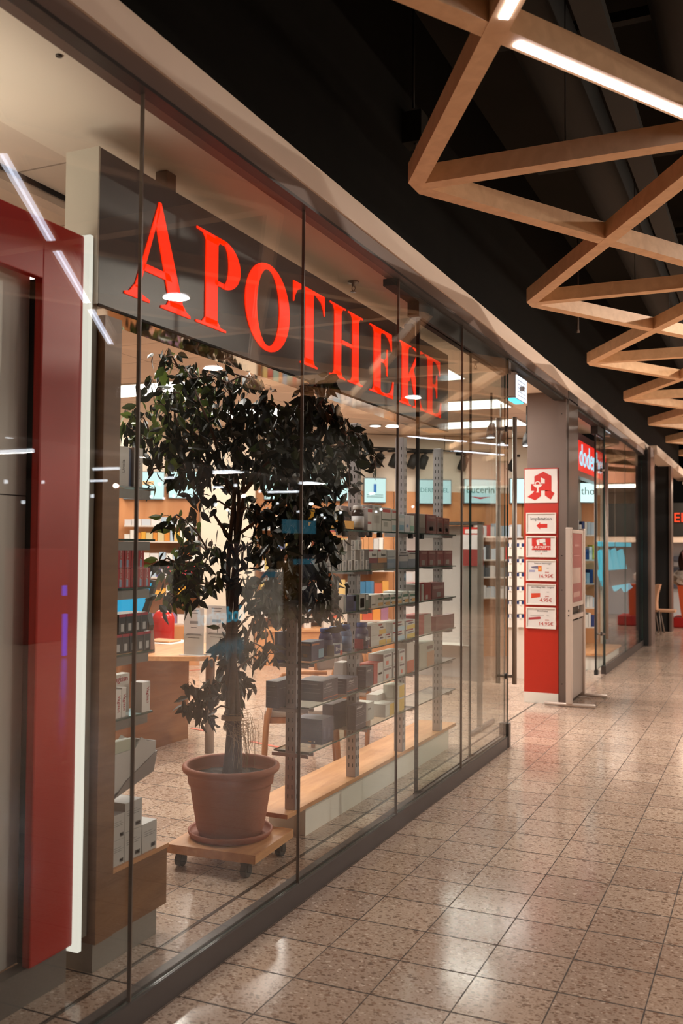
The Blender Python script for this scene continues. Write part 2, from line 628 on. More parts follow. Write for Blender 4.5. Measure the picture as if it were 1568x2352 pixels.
def glass_leaf(name, x, y0, y1, z0, z1, label, seal=(True, False)):
    r = empty(name, (x, y0, 0), label, 'glass door')
    MB().pane(x - .006, x + .006, y0, y1, z0, z1, M_GLASSD, M_EDGE).build('pane', r)
    for s, y in zip(seal, (y0, y1)):
        if s:
            MB().box(x - .010, x + .010, y - .008, y + .008, z0 - .01, z1, M_BLACK).build('edge_seal', r)
    MB().box(x - .02, x + .02, y0, y0 + .08, z0 - .06, z0, M_RUB).build('guide_shoe', r)
    return r


glass_leaf('sliding_door', GX - .045, 5.45, 6.55, .10, 2.985, 'clear sliding glass door leaf stacked behind the front panes, black sealed edge')
lf = glass_leaf('sliding_door', GX - .045, 6.57, 7.52, .10, 2.985, 'clear sliding glass door leaf with tall steel bar handles', (False, False))
handle(lf, GX - .0, 7.40, .51, 2.62)

# ================================================================== pillar with the notices
b = MB()
b.box(-2.31, -1.985, 9.76, 10.25, 0, CZ, M_POST)
b.box(-1.985, -1.905, 9.735, 9.76, 0, 3.20, M_POST)
b.prism([(-1.985, 9.76), (-1.908, 9.76), (-1.888, 9.79), (-1.888, 10.30), (-1.905, 10.33), (-1.985, 10.33)], M_POSTD, 0, 3.215, axis=2)
for z in (.2, 1.15, 1.5, 2.95):
    b.box(-1.955, -1.945, 9.733, 9.736, z, z + .01, M_SLOT)
b.build('wall_pillar', kind='structure')
t = empty('notice_board', (-2.16, 9.74, 0), 'tall red board carrying framed notices on the entrance pillar', 'board')
MB().box(-2.335, -1.985, 9.725, 9.76, .105, 2.405, M_RED2).build('panel', t)
MB().box(-2.337, -1.985, 9.722, 9.76, 0, .105, M_WHITE).build('skirting', t, 'white skirting')
# pharmacy emblem
t = empty('pharmacy_sign', (-2.16, 9.725, 2.22), 'square white sign with red gothic letter A, top of the red board', 'sign')
MB().bbox(-2.327, -1.992, 9.712, 9.725, 2.045, 2.392, cm((235, 228, 224))).build('plate', t)
plate_ = COL.objects[-1]
b = MB()
mr = cm((205, 28, 10))
U = lambda u, v: (-2.327 + .335 * u, 2.392 - .347 * v)
def empoly(b, pts, m, y):
    b.prism([U(*p) for p in pts], m, y, y - .003, axis=1)
def eq(p, x0=140., y0=155., w=730., h=740.):
    return [((a - x0) / w, (c - y0) / h) for a, c in p]
for pts in ([(360, 310), (565, 210), (740, 310), (740, 640), (595, 640), (595, 475), (595, 380), (505, 335)],
            [(360, 310), (505, 335), (505, 480), (360, 480)],
            [(285, 480), (595, 475), (595, 625), (285, 630)],
            [(360, 625), (505, 625), (505, 745), (375, 840), (205, 760), (330, 670)],
            [(595, 620), (740, 640), (808, 685), (725, 825), (595, 735)]):
    empoly(b, eq(pts), mr, 9.712)
mw = cm((236, 226, 220))
for pts in ([(320, 492), (550, 492), (500, 545), (440, 565), (375, 548)], [(415, 560), (465, 560), (450, 590), (468, 620), (450, 640), (470, 668), (400, 668), (425, 620)],
            [(505, 335), (595, 385), (595, 470), (505, 470)], [(375, 490), (380, 440), (430, 415), (485, 440), (497, 490), (480, 490), (465, 455), (430, 437), (398, 455), (392, 490)]):
    empoly(b, eq(pts), mw, 9.7095)
b.build('emblem', plate_)


def frame_notice(z0, z1, label, content):
    x0, x1 = -2.311, -2.004
    t = empty('framed_notice', ((x0 + x1) / 2, 9.725, z0), label, 'notice', 'framed notices on the red board')
    f = MB()
    w = .013
    fm = cm((232, 224, 214), .35)
    f.bbox(x0, x1, 9.700, 9.725, z0, z0 + w, fm, .003); f.bbox(x0, x1, 9.700, 9.725, z1 - w, z1, fm, .003)
    f.bbox(x0, x0 + w, 9.700, 9.725, z0 + w, z1 - w, fm, .003); f.bbox(x1 - w, x1, 9.700, 9.725, z0 + w, z1 - w, fm, .003)
    fo_ = f.build('frame', t)
    s = MB()
    s.box(x0 + w, x1 - w, 9.712, 9.724, z0 + w, z1 - w, cm((226, 220, 216)))
    Q = lambda u, v: (x0 + (x1 - x0) * u, z1 - (z1 - z0) * v)

    def R(u0, v0, u1, v1, c, y=9.7115):
        a, d = Q(u0, v0); e, g = Q(u1, v1)
        s.box(a, e, y - .0005, y, g, d, cm(c))

    def T(txt, u, v, size, c, al='CENTER', xs=1.0):
        a, d = Q(u, v)
        text_mesh(s, txt, size, cm(c), (a, 9.7108, d), (1, 0, 0), (0, 0, 1), al, .0004, xs)
    content(s, R, T, Q)
    s.build('sheet', fo_)


def c1(s, R, T, Q):
    T('Impfstation', .5, .29, .048, (40, 34, 34), xs=1.02)
    s.prism([Q(.34, .62), Q(.47, .45), Q(.47, .53), Q(.71, .53), Q(.71, .72), Q(.47, .72), Q(.47, .80)], cm((206, 40, 28)), 9.7115, 9.7105, axis=1)


def c2(s, R, T, Q):
    R(.19, .09, .82, .66, (200, 40, 30))
    s.prism([Q(.34, .2), Q(.42, .16), Q(.45, .42), Q(.37, .44)], cm((228, 224, 220)), 9.711, 9.7102, axis=1)
    s.prism([Q(.44, .14), Q(.64, .12), Q(.65, .34), Q(.45, .33)], cm((228, 224, 220)), 9.711, 9.7102, axis=1)
    s.prism([Q(.56, .3), Q(.65, .3), Q(.68, .44), Q(.58, .44)], cm((210, 206, 200)), 9.711, 9.7102, axis=1)
    T('E-REZEPT!', .5, .54, .040, (240, 234, 228), xs=1.1)
    T('JETZT HIER', .5, .70, .026, (120, 110, 108))
    s.prism([Q(.47, .86), Q(.50, .79), Q(.53, .86)], cm((206, 60, 40)), 9.7115, 9.7105, axis=1)


def price(title, pr_, uc):
    def c(s, R, T, Q):
        T(title, .55, .17, .021, (70, 60, 60))
        T('statt', .72, .38, .014, (150, 140, 138))
        T('jetzt', .70, .58, .022, (206, 70, 50))
        T(pr_, .66, .77, .050, (200, 54, 40), xs=1.08)
        uc(s, R, T, Q)
    return c


def p1(s, R, T, Q):
    R(.40, .28, .52, .55, (226, 120, 50)); R(.43, .36, .49, .48, (236, 190, 90), 9.7110)
    s.prism([Q(.16, .33), Q(.40, .28), Q(.40, .42), (Q(.2, .40))], cm((110, 106, 130)), 9.7115, 9.7107, axis=1)
    R(.1, .48, .3, .58, (160, 160, 190))


def p2(s, R, T, Q):
    s.prism([Q(.17, .46), Q(.47, .44), Q(.47, .62), Q(.17, .69)], cm((210, 70, 40)), 9.7115, 9.7107, axis=1)
    R(.16, .27, .46, .44, (214, 206, 200))


def p3(s, R, T, Q):
    s.prism([Q(.08, .50), Q(.46, .44), Q(.50, .49), Q(.47, .55), Q(.08, .60)], cm((170, 60, 64)), 9.7115, 9.7107, axis=1)
    R(.14, .38, .6, .40, (170, 160, 156))


for (z0, z1), lab, c in zip([(1.728, 1.943), (1.486, 1.703), (1.243, 1.460), (.998, 1.216), (.757, .974)],
                            ['white framed notice with a red arrow pointing left, top of the red board',
                             'framed notice with a red square picture, second on the red board',
                             'framed price notice reading 16,95, third on the red board',
                             'framed price notice reading 4,95, fourth on the red board',
                             'framed price notice reading 14,95, lowest on the red board'],
                            [c1, c2, price('Voltaren Schmerzgel', '16,95€', p1), price('ASS 100mg TAH - Langzeit', '4,95€', p2), price('Bronchostad', '14,95€', p3)]):
    frame_notice(z0, z1, lab, c)

# exit sign hanging behind the header
t = empty('hanging_light_sign', (-2.0, 8.0, 3.1), 'small illuminated hanging sign beside the open glass door', 'sign')
b = MB()
b.bbox(-2.10, -1.975, 7.9, 8.0, 2.87, 3.08, M_ALU)
b.bbox(-2.00, -1.93, 8.02, 8.05, 2.93, 2.97, M_ALU)
b.build('housing', t)
b = MB()
b.box(-1.975, -1.965, 7.92, 8.28, 2.86, 3.055, M_LBOXW)
for q in range(5):
    b.box(-1.965, -1.9645, 7.96, 8.24, 2.885 + .032 * q, 2.889 + .032 * q, cm((150, 150, 176)))
b.build('lit_face', t)
b = MB()
b.box(-2.07, -1.975, 7.92, 8.28, 2.862, 3.05, M_ALU)
b.box(-2.06, -1.99, 7.95, 8.25, 2.852, 2.861, M_CYAN)
b.build('underside_lamp', t)
for yy in (7.95, 8.2):
    MB().tube([(-2.02, yy, 3.04), (-2.02, yy, CZ)], .008, M_ALU, 8).build('hanger', t)

# ================================================================== poster stand
t = empty('poster_stand', (-1.85, 9.95, 0), 'tall silver poster stand on two tube feet beside the dark pillar', 'poster stand')
sil = pbr('silver_profile', srgb(206, 190, 178), .35, .35, var=.04)
for y, x0, x1 in ((9.62, -2.10, -1.60), (10.34, -2.10, -1.60)):
    MB().tube([(x0, y, .022), (x1, y, .022)], .018, sil, 12).build('foot', t)
for y, w in ((9.62, .032), (10.34, .028)):
    b = MB()
    b.bbox(-1.885, -1.825, y - w, y + w, .03, 1.79, sil, .01)
    if y < 10:
        for z in (.95, .90):
            b.box(-1.860, -1.848, y - w - .002, y - w, z, z + .014, M_SLOT)
    b.build('post', t)
b = MB()
b.bbox(-1.872, -1.838, 9.65, 10.31, 1.735, 1.77, sil)
b.bbox(-1.872, -1.838, 9.65, 10.31, .985, 1.03, sil)
b.bbox(-1.872, -1.838, 9.65, 10.31, .86, .905, sil)
b.bbox(-1.872, -1.838, 9.65, 9.69, 1.03, 1.735, sil)
b.bbox(-1.872, -1.838, 10.27, 10.31, 1.03, 1.735, sil)
pf_ = b.build('poster_frame', t)
b = MB()
b.box(-1.860, -1.848, 9.69, 10.27, 1.03, 1.735, cm((150, 84, 80), .3))
for z0, z1, y0, y1, c in ((1.22, 1.38, 9.76, 10.2, (176, 150, 138)), (1.08, 1.13, 9.8, 10.15, (180, 140, 130)), (1.60, 1.62, 9.85, 10.1, (170, 120, 112)), (1.50, 1.51, 9.8, 10.16, (170, 112, 106))):
    b.box(-1.848, -1.8465, y0, y1, z0, z1, cm(c))
b.build('poster', pf_)
MB().box(-1.862, -1.848, 9.65, 10.31, .06, .84, cm((150, 138, 130), .3)).build('lower_panel', t)

# ================================================================== lit name sign APOTHEKE
SX = -2.30
t = empty('name_sign', (SX, 4.95, 2.8), 'long dark grey hanging sign with glowing red letters APOTHEKE', 'sign')
b = MB()
b.box(SX - .155, SX, 2.842, 7.07, 2.492, 3.086, M_SIGN)
hs_ = b.build('housing', t)
MB().box(SX - .157, SX - .001, 2.832, 2.842, 2.488, 3.088, M_SIGNC).build('end_cap', t, 'light grey end cap')
b = MB()
b.box(SX - .157, SX - .004, 2.84, 7.07, 2.480, 2.492, M_MIRR)
b.box(SX - .004, SX + .004, 2.84, 7.07, 2.482, 2.49, M_SLOT)
b.build('underside', t, 'polished metal underside')
for y in (3.37, 6.40):
    MB().bbox(SX - .105, SX - .045, y - .035, y + .035, 3.086, CZ, M_POST, .004).build('hanger_post', t)

ZB, HH = 2.567, .425
LX = SX + .006


def L2(pts, y0, w):
    return [(y0 + p[0] * w, ZB + p[1] * HH) for p in pts]


def letter(polys, y0, w):
    m = MB()
    for p in polys:
        m.prism(L2(p, y0, w), M_LETR, SX + .0005, LX)
    m.build('letter', hs_, 'glowing red letter')


def ring(cx, cz, rx, rz, ix, iz, icx=None, a0=0, a1=360, n=40, tilt=0):
    out = []
    icx = cx if icx is None else icx
    for k in range(n):
        t0, t1 = math.radians(a0 + (a1 - a0) * k / n), math.radians(a0 + (a1 - a0) * (k + 1) / n)
        O = lambda a: (cx + rx * math.cos(a), cz + rz * math.sin(a))
        I = lambda a: (icx + ix * math.cos(a), cz + iz * math.sin(a + tilt))
        out.append([O(t0), O(t1), I(t1), I(t0)])
    return out


def stem(x0, x1, s=.09, top=True, bot=True, k=.045):
    o = [[(x0, 0.03), (x1, .03), (x1, .97), (x0, .97)]]
    for z, sg, on in ((0, 1, bot), (1, -1, top)):
        if on:
            o.append([(x0 - s, z), (x1 + s, z), (x1 + s, z + sg * .022), (x1 + s * .35, z + sg * k), (x1, z + sg * (k + .06)), (x0, z + sg * (k + .06)), (x0 - s * .35, z + sg * k), (x0 - s, z + sg * .022)])
    return o


# A
letter([[(.485, 1.02), (.52, 1.02), (.91, .05), (.68, .05), (.44, .80)],
        [(.49, 1.02), (.50, .93), (.205, .10), (.14, .10)],
        [(.25, .29), (.70, .29), (.66, .36), (.28, .36)],
        [(0, 0), (.36, 0), (.36, .025), (.25, .05), (.215, .12), (.135, .12), (.07, .045), (0, .025)],
        [(.54, 0), (1.02, 0), (1.02, .025), (.95, .05), (.90, .10), (.665, .10), (.63, .05), (.54, .025)]], 2.995, .450)
# P
letter(stem(.20, .47, .2, k=.03) + [[(.40, .975), (.60, 1.0), (.60, .945), (.40, .945)], [(.40, .48), (.62, .475), (.62, .525), (.40, .53)], [(.40, 1), (.62, 1.), (.62, .95), (.40, .95)]] +
       ring(.60, .735, .40, .265, .12, .215, .60, -90, 90, 24), 3.497, .377)
# O
letter(ring(.5, .5, .5, .52, .255, .455, .5), 3.921, .461)
# T
letter(stem(.37, .63, .14, top=False, k=.03) + [[(.0, 1.0), (1.0, 1.0), (1.0, .955), (0, .955)],
       [(0, 1), (.06, .955), (.30, .955), (.12, .90), (.05, .82), (.02, .74), (0, .74)],
       [(1, 1), (.94, .955), (.70, .955), (.88, .90), (.95, .82), (.98, .74), (1.0, .74)]], 4.423, .387)
# H
letter(stem(.13, .33, .13, k=.03) + stem(.67, .87, .13, k=.03) + [[(.3, .49), (.7, .49), (.7, .545), (.3, .545)]], 4.88, .478)


def E_(y0, w):
    letter(stem(.17, .45, .17, k=.03) + [[(.3, 1.0), (.93, 1.0), (.93, .955), (.3, .955)], [(.93, 1), (.88, .955), (.66, .955), (.80, .90), (.88, .83), (.91, .74), (.94, .74)],
           [(.40, .50), (.64, .50), (.64, .55), (.40, .55)], [(.72, .73), (.70, .60), (.62, .545), (.55, .525), (.62, .505), (.70, .44), (.72, .32), (.76, .32), (.76, .73)],
           [(.3, 0), (1.0, 0), (1.0, .045), (.3, .045)], [(1.0, 0), (1.03, .27), (.99, .27), (.95, .16), (.86, .08), (.70, .045), (.9, 0)]], y0, w)


E_(5.472, .405)
letter(stem(.12, .36, .12, k=.03) + [[(.33, .45), (.78, .97), (.86, .97), (.40, .40)], [(.45, .58), (.56, .66), (.93, .04), (.68, .04)],
       [(.56, 1), (.98, 1), (.98, .978), (.88, .95), (.82, .93), (.72, .93), (.70, .95), (.56, .978)],
       [(.56, 0), (1.04, 0), (1.04, .022), (.97, .04), (.9, .09), (.68, .09), (.66, .04), (.56, .022)]], 5.984, .50)
E_(6.515, .365)

# ================================================================== left display: red frame, grey panel, white board
t = empty('poster_frame_display', (-2.33, 2.0, 0), 'large red framed display with grey curved panel at the left edge', 'display')
b = MB()
b.bbox(-2.365, -2.33, 2.575, 2.795, .125, 2.735, M_RED, .008)
b.bbox(-2.365, -2.331, .8, 2.58, 2.52, 2.733, M_RED, .004)
b.build('red_frame', t)
b = MB()
b.box(-2.42, -2.41, .8, 2.60, .125, 2.68, M_GREYP)
b.box(-2.4105, -2.409, .8, 2.60, 1.752, 1.756, M_SLOT)
b.build('grey_panel', t)
MB().box(-2.42, -2.36, 2.60, 2.63, .125, 2.53, M_SLOT).build('frame_return', t)
MB().box(-2.40, -2.345, .8, 2.78, 0, .125, cm((120, 114, 108), .4, .4)).build('plinth', t)
t = empty('end_panel', (-2.34, 2.83, 0), 'tall narrow glowing white end panel beside the red frame', 'panel')
MB().box(-2.378, -2.312, 2.802, 2.822, .098, 2.742, emit('edge_light', (.80, .76, .66, 1), .95)).build('lit_face', t)
b = MB()
b.box(-2.374, -2.316, 2.822, 2.826, .098, 2.742, cm((170, 80, 64)))
b.box(-2.378, -2.318, 2.826, 2.858, .14, 2.72, cm((150, 144, 134), .5))
b.build('edge_strip', t)

# ================================================================== brown shelf unit next to it
t = empty('wooden_shelf_unit', (-2.7, 3.05, 0), 'tall brown wood shelf unit with grey glass shelves, left of the plant', 'shelf unit')
MB().box(-3.15, -2.286, 2.868, 2.968, .106, 2.452, M_BRWN).build('back_board', t)
MB().box(-3.15, -2.292, 2.968, 3.328, .106, .335, M_BRWN).build('base_drawer', t)
MB().box(-3.15, -2.286, 2.968, 3.332, .335, .352, M_BEECH).build('base_top', t)
b = MB()
b.box(-3.1, -2.30, 2.87, 3.27, 0, .106, cm((148, 142, 134), .4, .3))
b.build('metal_plinth', t)
lev = [at(312, yy, 0, -2.30)[2] for yy in (1119, 1238, 1349, 1497, 1640)]
for z in lev:
    s = MB().box(-3.1, -2.292, 2.968, 3.215, z - .008, z, M_SHGL, M_EDGE).build('glass_shelf', t)
    MB().box(-2.34, -2.30, 2.968, 3.19, z - .045, z - .010, cm((120, 116, 112), .4, .5)).build('shelf_bracket', t)


# products -----------------------------------------------------------
def carton(x0, x1, y0, y1, z0, z1, base, bands=(), name='carton', label='', cat='box', group=None, txt=(), side=(), parent=None):
    """small printed box: bands (u0,v0,u1,v1,colour) on the face to the corridor, side on the near end"""
    m = MB()
    m.bbox(x0, x1, y0, y1, z0, z1, cm(base, .42), .0018)
    e = .0006
    W, Hh, Dp = y1 - y0, z1 - z0, x1 - x0
    for u0, v0, u1, v1, c in bands:
        a, bb = y0 + W * u0, y0 + W * u1
        m.add([(x1 + e, a, z0 + Hh * v0), (x1 + e, bb, z0 + Hh * v0), (x1 + e, bb, z0 + Hh * v1), (x1 + e, a, z0 + Hh * v1)], [(0, 1, 2, 3)], cm(c, .42))
    for u0, v0, u1, v1, c in side:
        a, bb = x0 + Dp * u0, x0 + Dp * u1
        m.add([(a, y0 - e, z0 + Hh * v0), (bb, y0 - e, z0 + Hh * v0), (bb, y0 - e, z0 + Hh * v1), (a, y0 - e, z0 + Hh * v1)], [(0, 1, 2, 3)], cm(c, .42))
    for s, u, v, size, c, rot in txt:
        ux, uy = ((0, 1, 0), (0, 0, 1)) if rot == 0 else (((0, 0, 1), (0, -1, 0)) if rot == 1 else ((0, 0, -1), (0, 1, 0)))
        text_mesh(m, s, size, cm(c), (x1 + e, y0 + W * u, z0 + Hh * v), ux, uy, ext=.0003)
    return m.build(name, parent, label, cat, group, org=((x0 + x1) / 2, (y0 + y1) / 2, z0))


# shelf one: two tall white boxes
y = 2.975
carton(-2.36, -2.30, 2.975, 3.045, lev[0], lev[0] + .155, (214, 210, 204), [(.05, .1, .1, .9, (160, 156, 150))], label='white medicine box on the top shelf of the brown unit, left one', group='boxes on the brown unit', txt=[('Linola', .5, .5, .022, (120, 114, 110), 1)])
carton(-2.37, -2.31, 3.05, 3.072, lev[0], lev[0] + .15, (40, 60, 100), label='thin dark blue box between two white boxes on the brown unit', group='boxes on the brown unit')
carton(-2.36, -2.30, 3.078, 3.135, lev[0], lev[0] + .158, (222, 218, 212), label='white medicine box with dark upright lettering, top shelf of the brown unit', group='boxes on the brown unit', txt=[('Talcid Liquid', .5, .45, .020, (50, 50, 60), 1)])
# third shelf: red boxes, two rows
hgt = at(300, 1260, 0, -2.30)[2] - lev[2]
n = 0
proto = None
for row in range(2):
    for k in range(5 if row == 0 else 4):
        yy = 2.985 + k * .043
        if proto is None:
            proto = carton(-2.37, -2.302, yy, yy + .041, lev[2], lev[2] + hgt / 2 - .001, (176, 28, 34), [(.30, .05, .62, .42, (150, 170, 196)), (0, 0, .05, 1, (120, 14, 20))], txt=[('Ferrum', .45, .72, .016, (238, 220, 214), 1)])
            o = proto
        else:
            o = proto.copy()
            COL.objects.link(o)
            o.location = (proto.location.x, yy + .0205, lev[2] + row * (hgt / 2))
        tag(o, 'red medicine box, %s from the left in the %s row of the red boxes' % (ORD[k], 'lower' if row == 0 else 'upper'), 'box', 'red boxes on the brown unit')
# fourth shelf: black and teal boxes, two rows
hgt = at(300, 1408, 0, -2.30)[2] - lev[3]
proto = None
for row in range(2):
    for k in range(5 if row == 0 else 4):
        yy = 2.975 + k * .047 + (.024 if row else 0)
        if proto is None:
            proto = carton(-2.40, -2.302, yy, yy + .045, lev[3], lev[3] + hgt / 2 - .002, (34, 42, 48), [(.0, .85, 1, 1, (168, 24, 52)), (.28, .12, .7, .5, (190, 190, 190)), (0, 0, .06, 1, (90, 90, 94))])
            o = proto
        else:
            o = proto.copy()
            COL.objects.link(o)
            o.location = (proto.location.x, yy + .0225, lev[3] + row * (hgt / 2))
        tag(o, 'black and teal box, %s from left in the %s row of dark boxes' % (ORD[k], 'lower' if row == 0 else 'upper'), 'box', 'dark boxes on the brown unit')
# fifth shelf
z = lev[4]
carton(-2.40, -2.36, 2.985, 3.15, z, z + .155, (218, 212, 206), label='large white box with red name at the back of the fifth shelf', group='white boxes on the brown unit', txt=[('Vagisan', .62, .88, .034, (190, 40, 60), 0)], bands=[(.1, .3, .8, .32, (170, 166, 162)), (.1, .4, .8, .42, (170, 166, 162)), (.1, .5, .8, .52, (170, 166, 162))])
carton(-2.35, -2.30, 2.98, 3.02, z, z + .11, (228, 224, 220), label='small white box with red upright name, left of the fifth shelf', group='white boxes on the brown unit', txt=[('Vagisan', .6, .5, .022, (190, 40, 60), 2)])
carton(-2.35, -2.30, 3.022, 3.05, z, z + .115, (228, 224, 220), label='small white box with red name next to the left one, fifth shelf', group='white boxes on the brown unit', txt=[('Vagisan', .6, .5, .022, (190, 40, 60), 2)])
carton(-2.35, -2.295, 3.145, 3.20, z, z + .12, (232, 228, 224), label='small white box at the right end of the fifth shelf', group='white boxes on the brown unit', txt=[('Vagisan', .7, .55, .022, (190, 40, 60), 2)])
# green magazines in a white file holder
zh = at(300, 1800, 0, -2.30)[2]
zt = at(320, 1716, 0, -2.30)[2]
t = empty('file_holder', (-2.4, 3.1, zh), 'white card file holder leaning below the shelves of the brown unit', 'file holder')
b = MB()
gm = cm((206, 202, 198), .5)
yb0, yb1 = 2.975, 3.25
prof = [(yb0, zh - .02), (yb1 - .01, zh + .05), (yb1, zh + .14), (yb1 - .05, zh + .145), (yb1 - .10, zh + .17), (yb1 - .14, zt), (yb0, zt)]
b.prism(prof, gm, -2.302, -2.298)
b.prism(prof, gm, -2.40, -2.396)
b.prism([(yb0, zh - .02), (yb1 - .01, zh + .05), (yb1, zh + .14), (yb1 - .004, zh + .14), (yb1 - .013, zh + .054), (yb0, zh - .016)], gm, -2.396, -2.302)
b.build('sleeve', t)
b = MB()
b.prism([(yb0, zh - .035), (yb1 - .02, zh + .02), (yb1 + .005, zh + .10), (yb0 + .08, zh + .02)], cm((150, 140, 138)), -2.41, -2.294)
b.build('support_tray', t)
for k in range(5):
    x = -2.385 + k * .017
    MB().bbox(x, x + .012, 2.985, 3.12 - (k % 2) * .01, zh + .0, zt + .028 + .004 * k, cm((96, 122, 74) if k % 2 else (196, 200, 180)), .001).build('magazine', None,
        'green and white magazine, %s from the back in the white file holder' % ORD[k], 'magazine', 'magazines in the file holder', org=(x, 3.05, zh))
# white boxes on the base
zb = .352
for k, (y0, y1, px_) in enumerate([(2.975, 3.05, 1858), (3.05, 3.16, 1840), (3.162, 3.262, 1905)]):
    zt_ = at(300, px_, 0, -2.30)[2]
    nst = 2 if k < 2 else 1
    for s in range(nst):
        h = (zt_ - zb) / nst
        carton(-2.44, -2.296, y0, y1 - .002, zb + s * h, zb + (s + 1) * h - .001, (204, 202, 198), [(.1, .55, .8, .57, (130, 128, 126)), (.1, .62, .9, .64, (150, 148, 146)), (.1, .70, .7, .72, (150, 148, 146)), (.6, .1, .9, .25, (120, 118, 116)), (.63, .13, .87, .22, (204, 202, 198))],
               label='white printed carton on the wooden base, %s' % ['lower left', 'upper left', 'lower middle', 'upper middle', 'right end'][k * 2 + s if k < 2 else 4], group='white cartons on the wooden base')

# ================================================================== ceiling bits in the shop
def downlight(x, y, lab, r=.075, CZ=CZ):
    t = empty('downlight', (x, y, CZ), lab, 'downlight', 'round recessed downlights')
    rg_ = MB().lathe([(r + .015, -.004), (r + .015, .003), (r, .003)], (x, y, CZ), M_WHITE, 24).build('ring', t)
    MB().lathe([(r * .93, -.0055), (r * .93, -.002)], (x, y, CZ), M_BULB, 24).build('lens', rg_)


for (x, y), l in zip([(-4.21, 8.21), (-5.50, 10.33), (-4.80, 11.65)],
                     ['round downlight below the letter T', 'round downlight deep in the shop above the leaves', 'round downlight left of the second slotted upright']):
    downlight(x, y, l)
for k, (x, y, w) in enumerate(DOWN):
    downlight(x, y, 'recessed corridor downlight in the black ceiling, %s' % ['mirrored over the letter A', 'mirrored over the letter K', 'second row, nearest', 'second row, middle', 'second row, farthest', 'before the far shop'][k], .13, 4.31)


def sprinkler(x, y, z, lab):
    t = empty('sprinkler', (x, y, z), lab, 'sprinkler', 'ceiling sprinklers')
    MB().lathe([(.036, 0), (.034, -.008), (.012, -.012), (.010, -.03)][::-1], (x, y, z), M_ALU, 16).build('rose', t)
    b = MB()
    b.tube([(x - .008, y, z - .03), (x - .012, y, z - .045), (x, y, z - .06)], .003, M_ALU, 6)
    b.tube([(x + .008, y, z - .03), (x + .012, y, z - .045), (x, y, z - .06)], .003, M_ALU, 6)
    b.lathe([(.018, -.064), (.018, -.060)], (x, y, z), M_ALU, 12)
    b.build('deflector', t)


sprinkler(-2.30, 5.22, CZ, 'small ceiling sprinkler above the letters T and H')
sprinkler(-2.33, 7.92, CZ, 'small ceiling sprinkler beyond the end of the dark sign')
MB().lathe([(.011, 0), (.011, -.005)][::-1], (-2.12, 2.40, CZ), M_POSTD, 16).build('ceiling_sensor', None, 'tiny dark round sensor on the soffit at top left', 'sensor', org=(0, 0, 0))

for i, (x, y) in enumerate(PANELS):
    sx, sy = 1.2, .6
    t = empty('ceiling_panel_light', (x, y, CZ), 'white rectangular ceiling panel light, ' + ['behind the letters A and P', 'behind the letters T and H', 'left above the plant', 'above the plant crown', 'behind the last letter', 'just right of the dark sign end', 'behind the glass door panes', 'deep in the left of the shop', 'above the red frame'][i], 'ceiling light', 'panel lights in the shop ceiling')
    fr_ = MB().box(x - sx / 2 - .02, x + sx / 2 + .02, y - sy / 2 - .02, y + sy / 2 + .02, CZ - .006, CZ + .012, M_WHITE).build('frame', t)
    MB().box(x - sx / 2, x + sx / 2, y - sy / 2, y + sy / 2, CZ - .010, CZ - .004, M_PANEL).build('diffuser', fr_)

# curtain track on the ceiling at upper left
t = empty('ceiling_rail', (-2.95, 2.0, CZ), 'white metal rail along the tiled ceiling, upper left', 'rail')
b = MB()
b.box(-3.06, -2.98, -.4, 6.0, CZ - .05, CZ + .01, cm((206, 188, 172), .4, .2))
b.box(-2.98, -2.972, -.4, 6.0, CZ - .012, CZ + .01, M_SLOT)
b.build('profile', t)

# track spots along the rear
tr = empty('track_rail', (-4.2, 14.0, CZ), 'thin black ceiling track running above the rear light boxes', 'track rail')
spots = []
p_l, p_r = at(800, 1025, 2, CZ - .22), at(1225, 1045, 2, CZ - .22)
MB().tube([p_l, p_r], .012, M_BLACK, 6).build('rail', tr)
for k in range(5):
    p = p_l.lerp(p_r, k / 4)
    MB().tube([p, (p.x, p.y, CZ)], .006, M_BLACK, 6).build('hanger', tr)
spx = [(868, 1045), (902, 1048), (943, 1050), (966, 1052), (1058, 1052), (1172, 1045)]
for k, (px, py) in enumerate(spx):
    f = (px - 800) / 425
    p = p_l.lerp(p_r, f)
    s = empty('spotlight', p, 'black track spotlight, %s from the left above the rear light boxes' % ORD[k], 'spotlight', 'black track spotlights')
    MB().bbox(p.x - .12, p.x + .12, p.y - .03, p.y + .03, p.z - .05, p.z - .012, M_BLACK, .01).build('gear_box', s)
    MB().tube([(p.x + .02, p.y, p.z - .05), (p.x + .02, p.y - .02, p.z - .10), (p.x - .02, p.y - .08, p.z - .26)], [.03, .06, .065], M_BLACK, 14).build('head', s)
# two bigger spots near the door
for k, (px, py, Y) in enumerate([(1128, 985, 9.6), (1150, 1000, 10.3), (1210, 1005, 10.6)]):
    p = at(px, py, 1, Y)
    s = empty('spotlight', p, 'large black spotlight hanging near the open door, ' + ['leftmost', 'middle', 'by the red board'][k], 'spotlight', 'black spotlights by the door')
    MB().tube([(p.x, p.y, CZ), (p.x, p.y, p.z + .03)], .012, M_BLACK, 8).build('stem', s)
    hd_ = MB().tube([(p.x, p.y + .04, p.z + .05), (p.x, p.y, p.z), (p.x + .01, p.y - .06, p.z - .09)], [.03, .045, .05], M_BLACK, 14).build('head', s)
    MB().lathe([(.040, -.004), (.040, .0)], (p.x + .012, p.y - .064, p.z - .098), M_BULB, 14).build('lens', hd_)

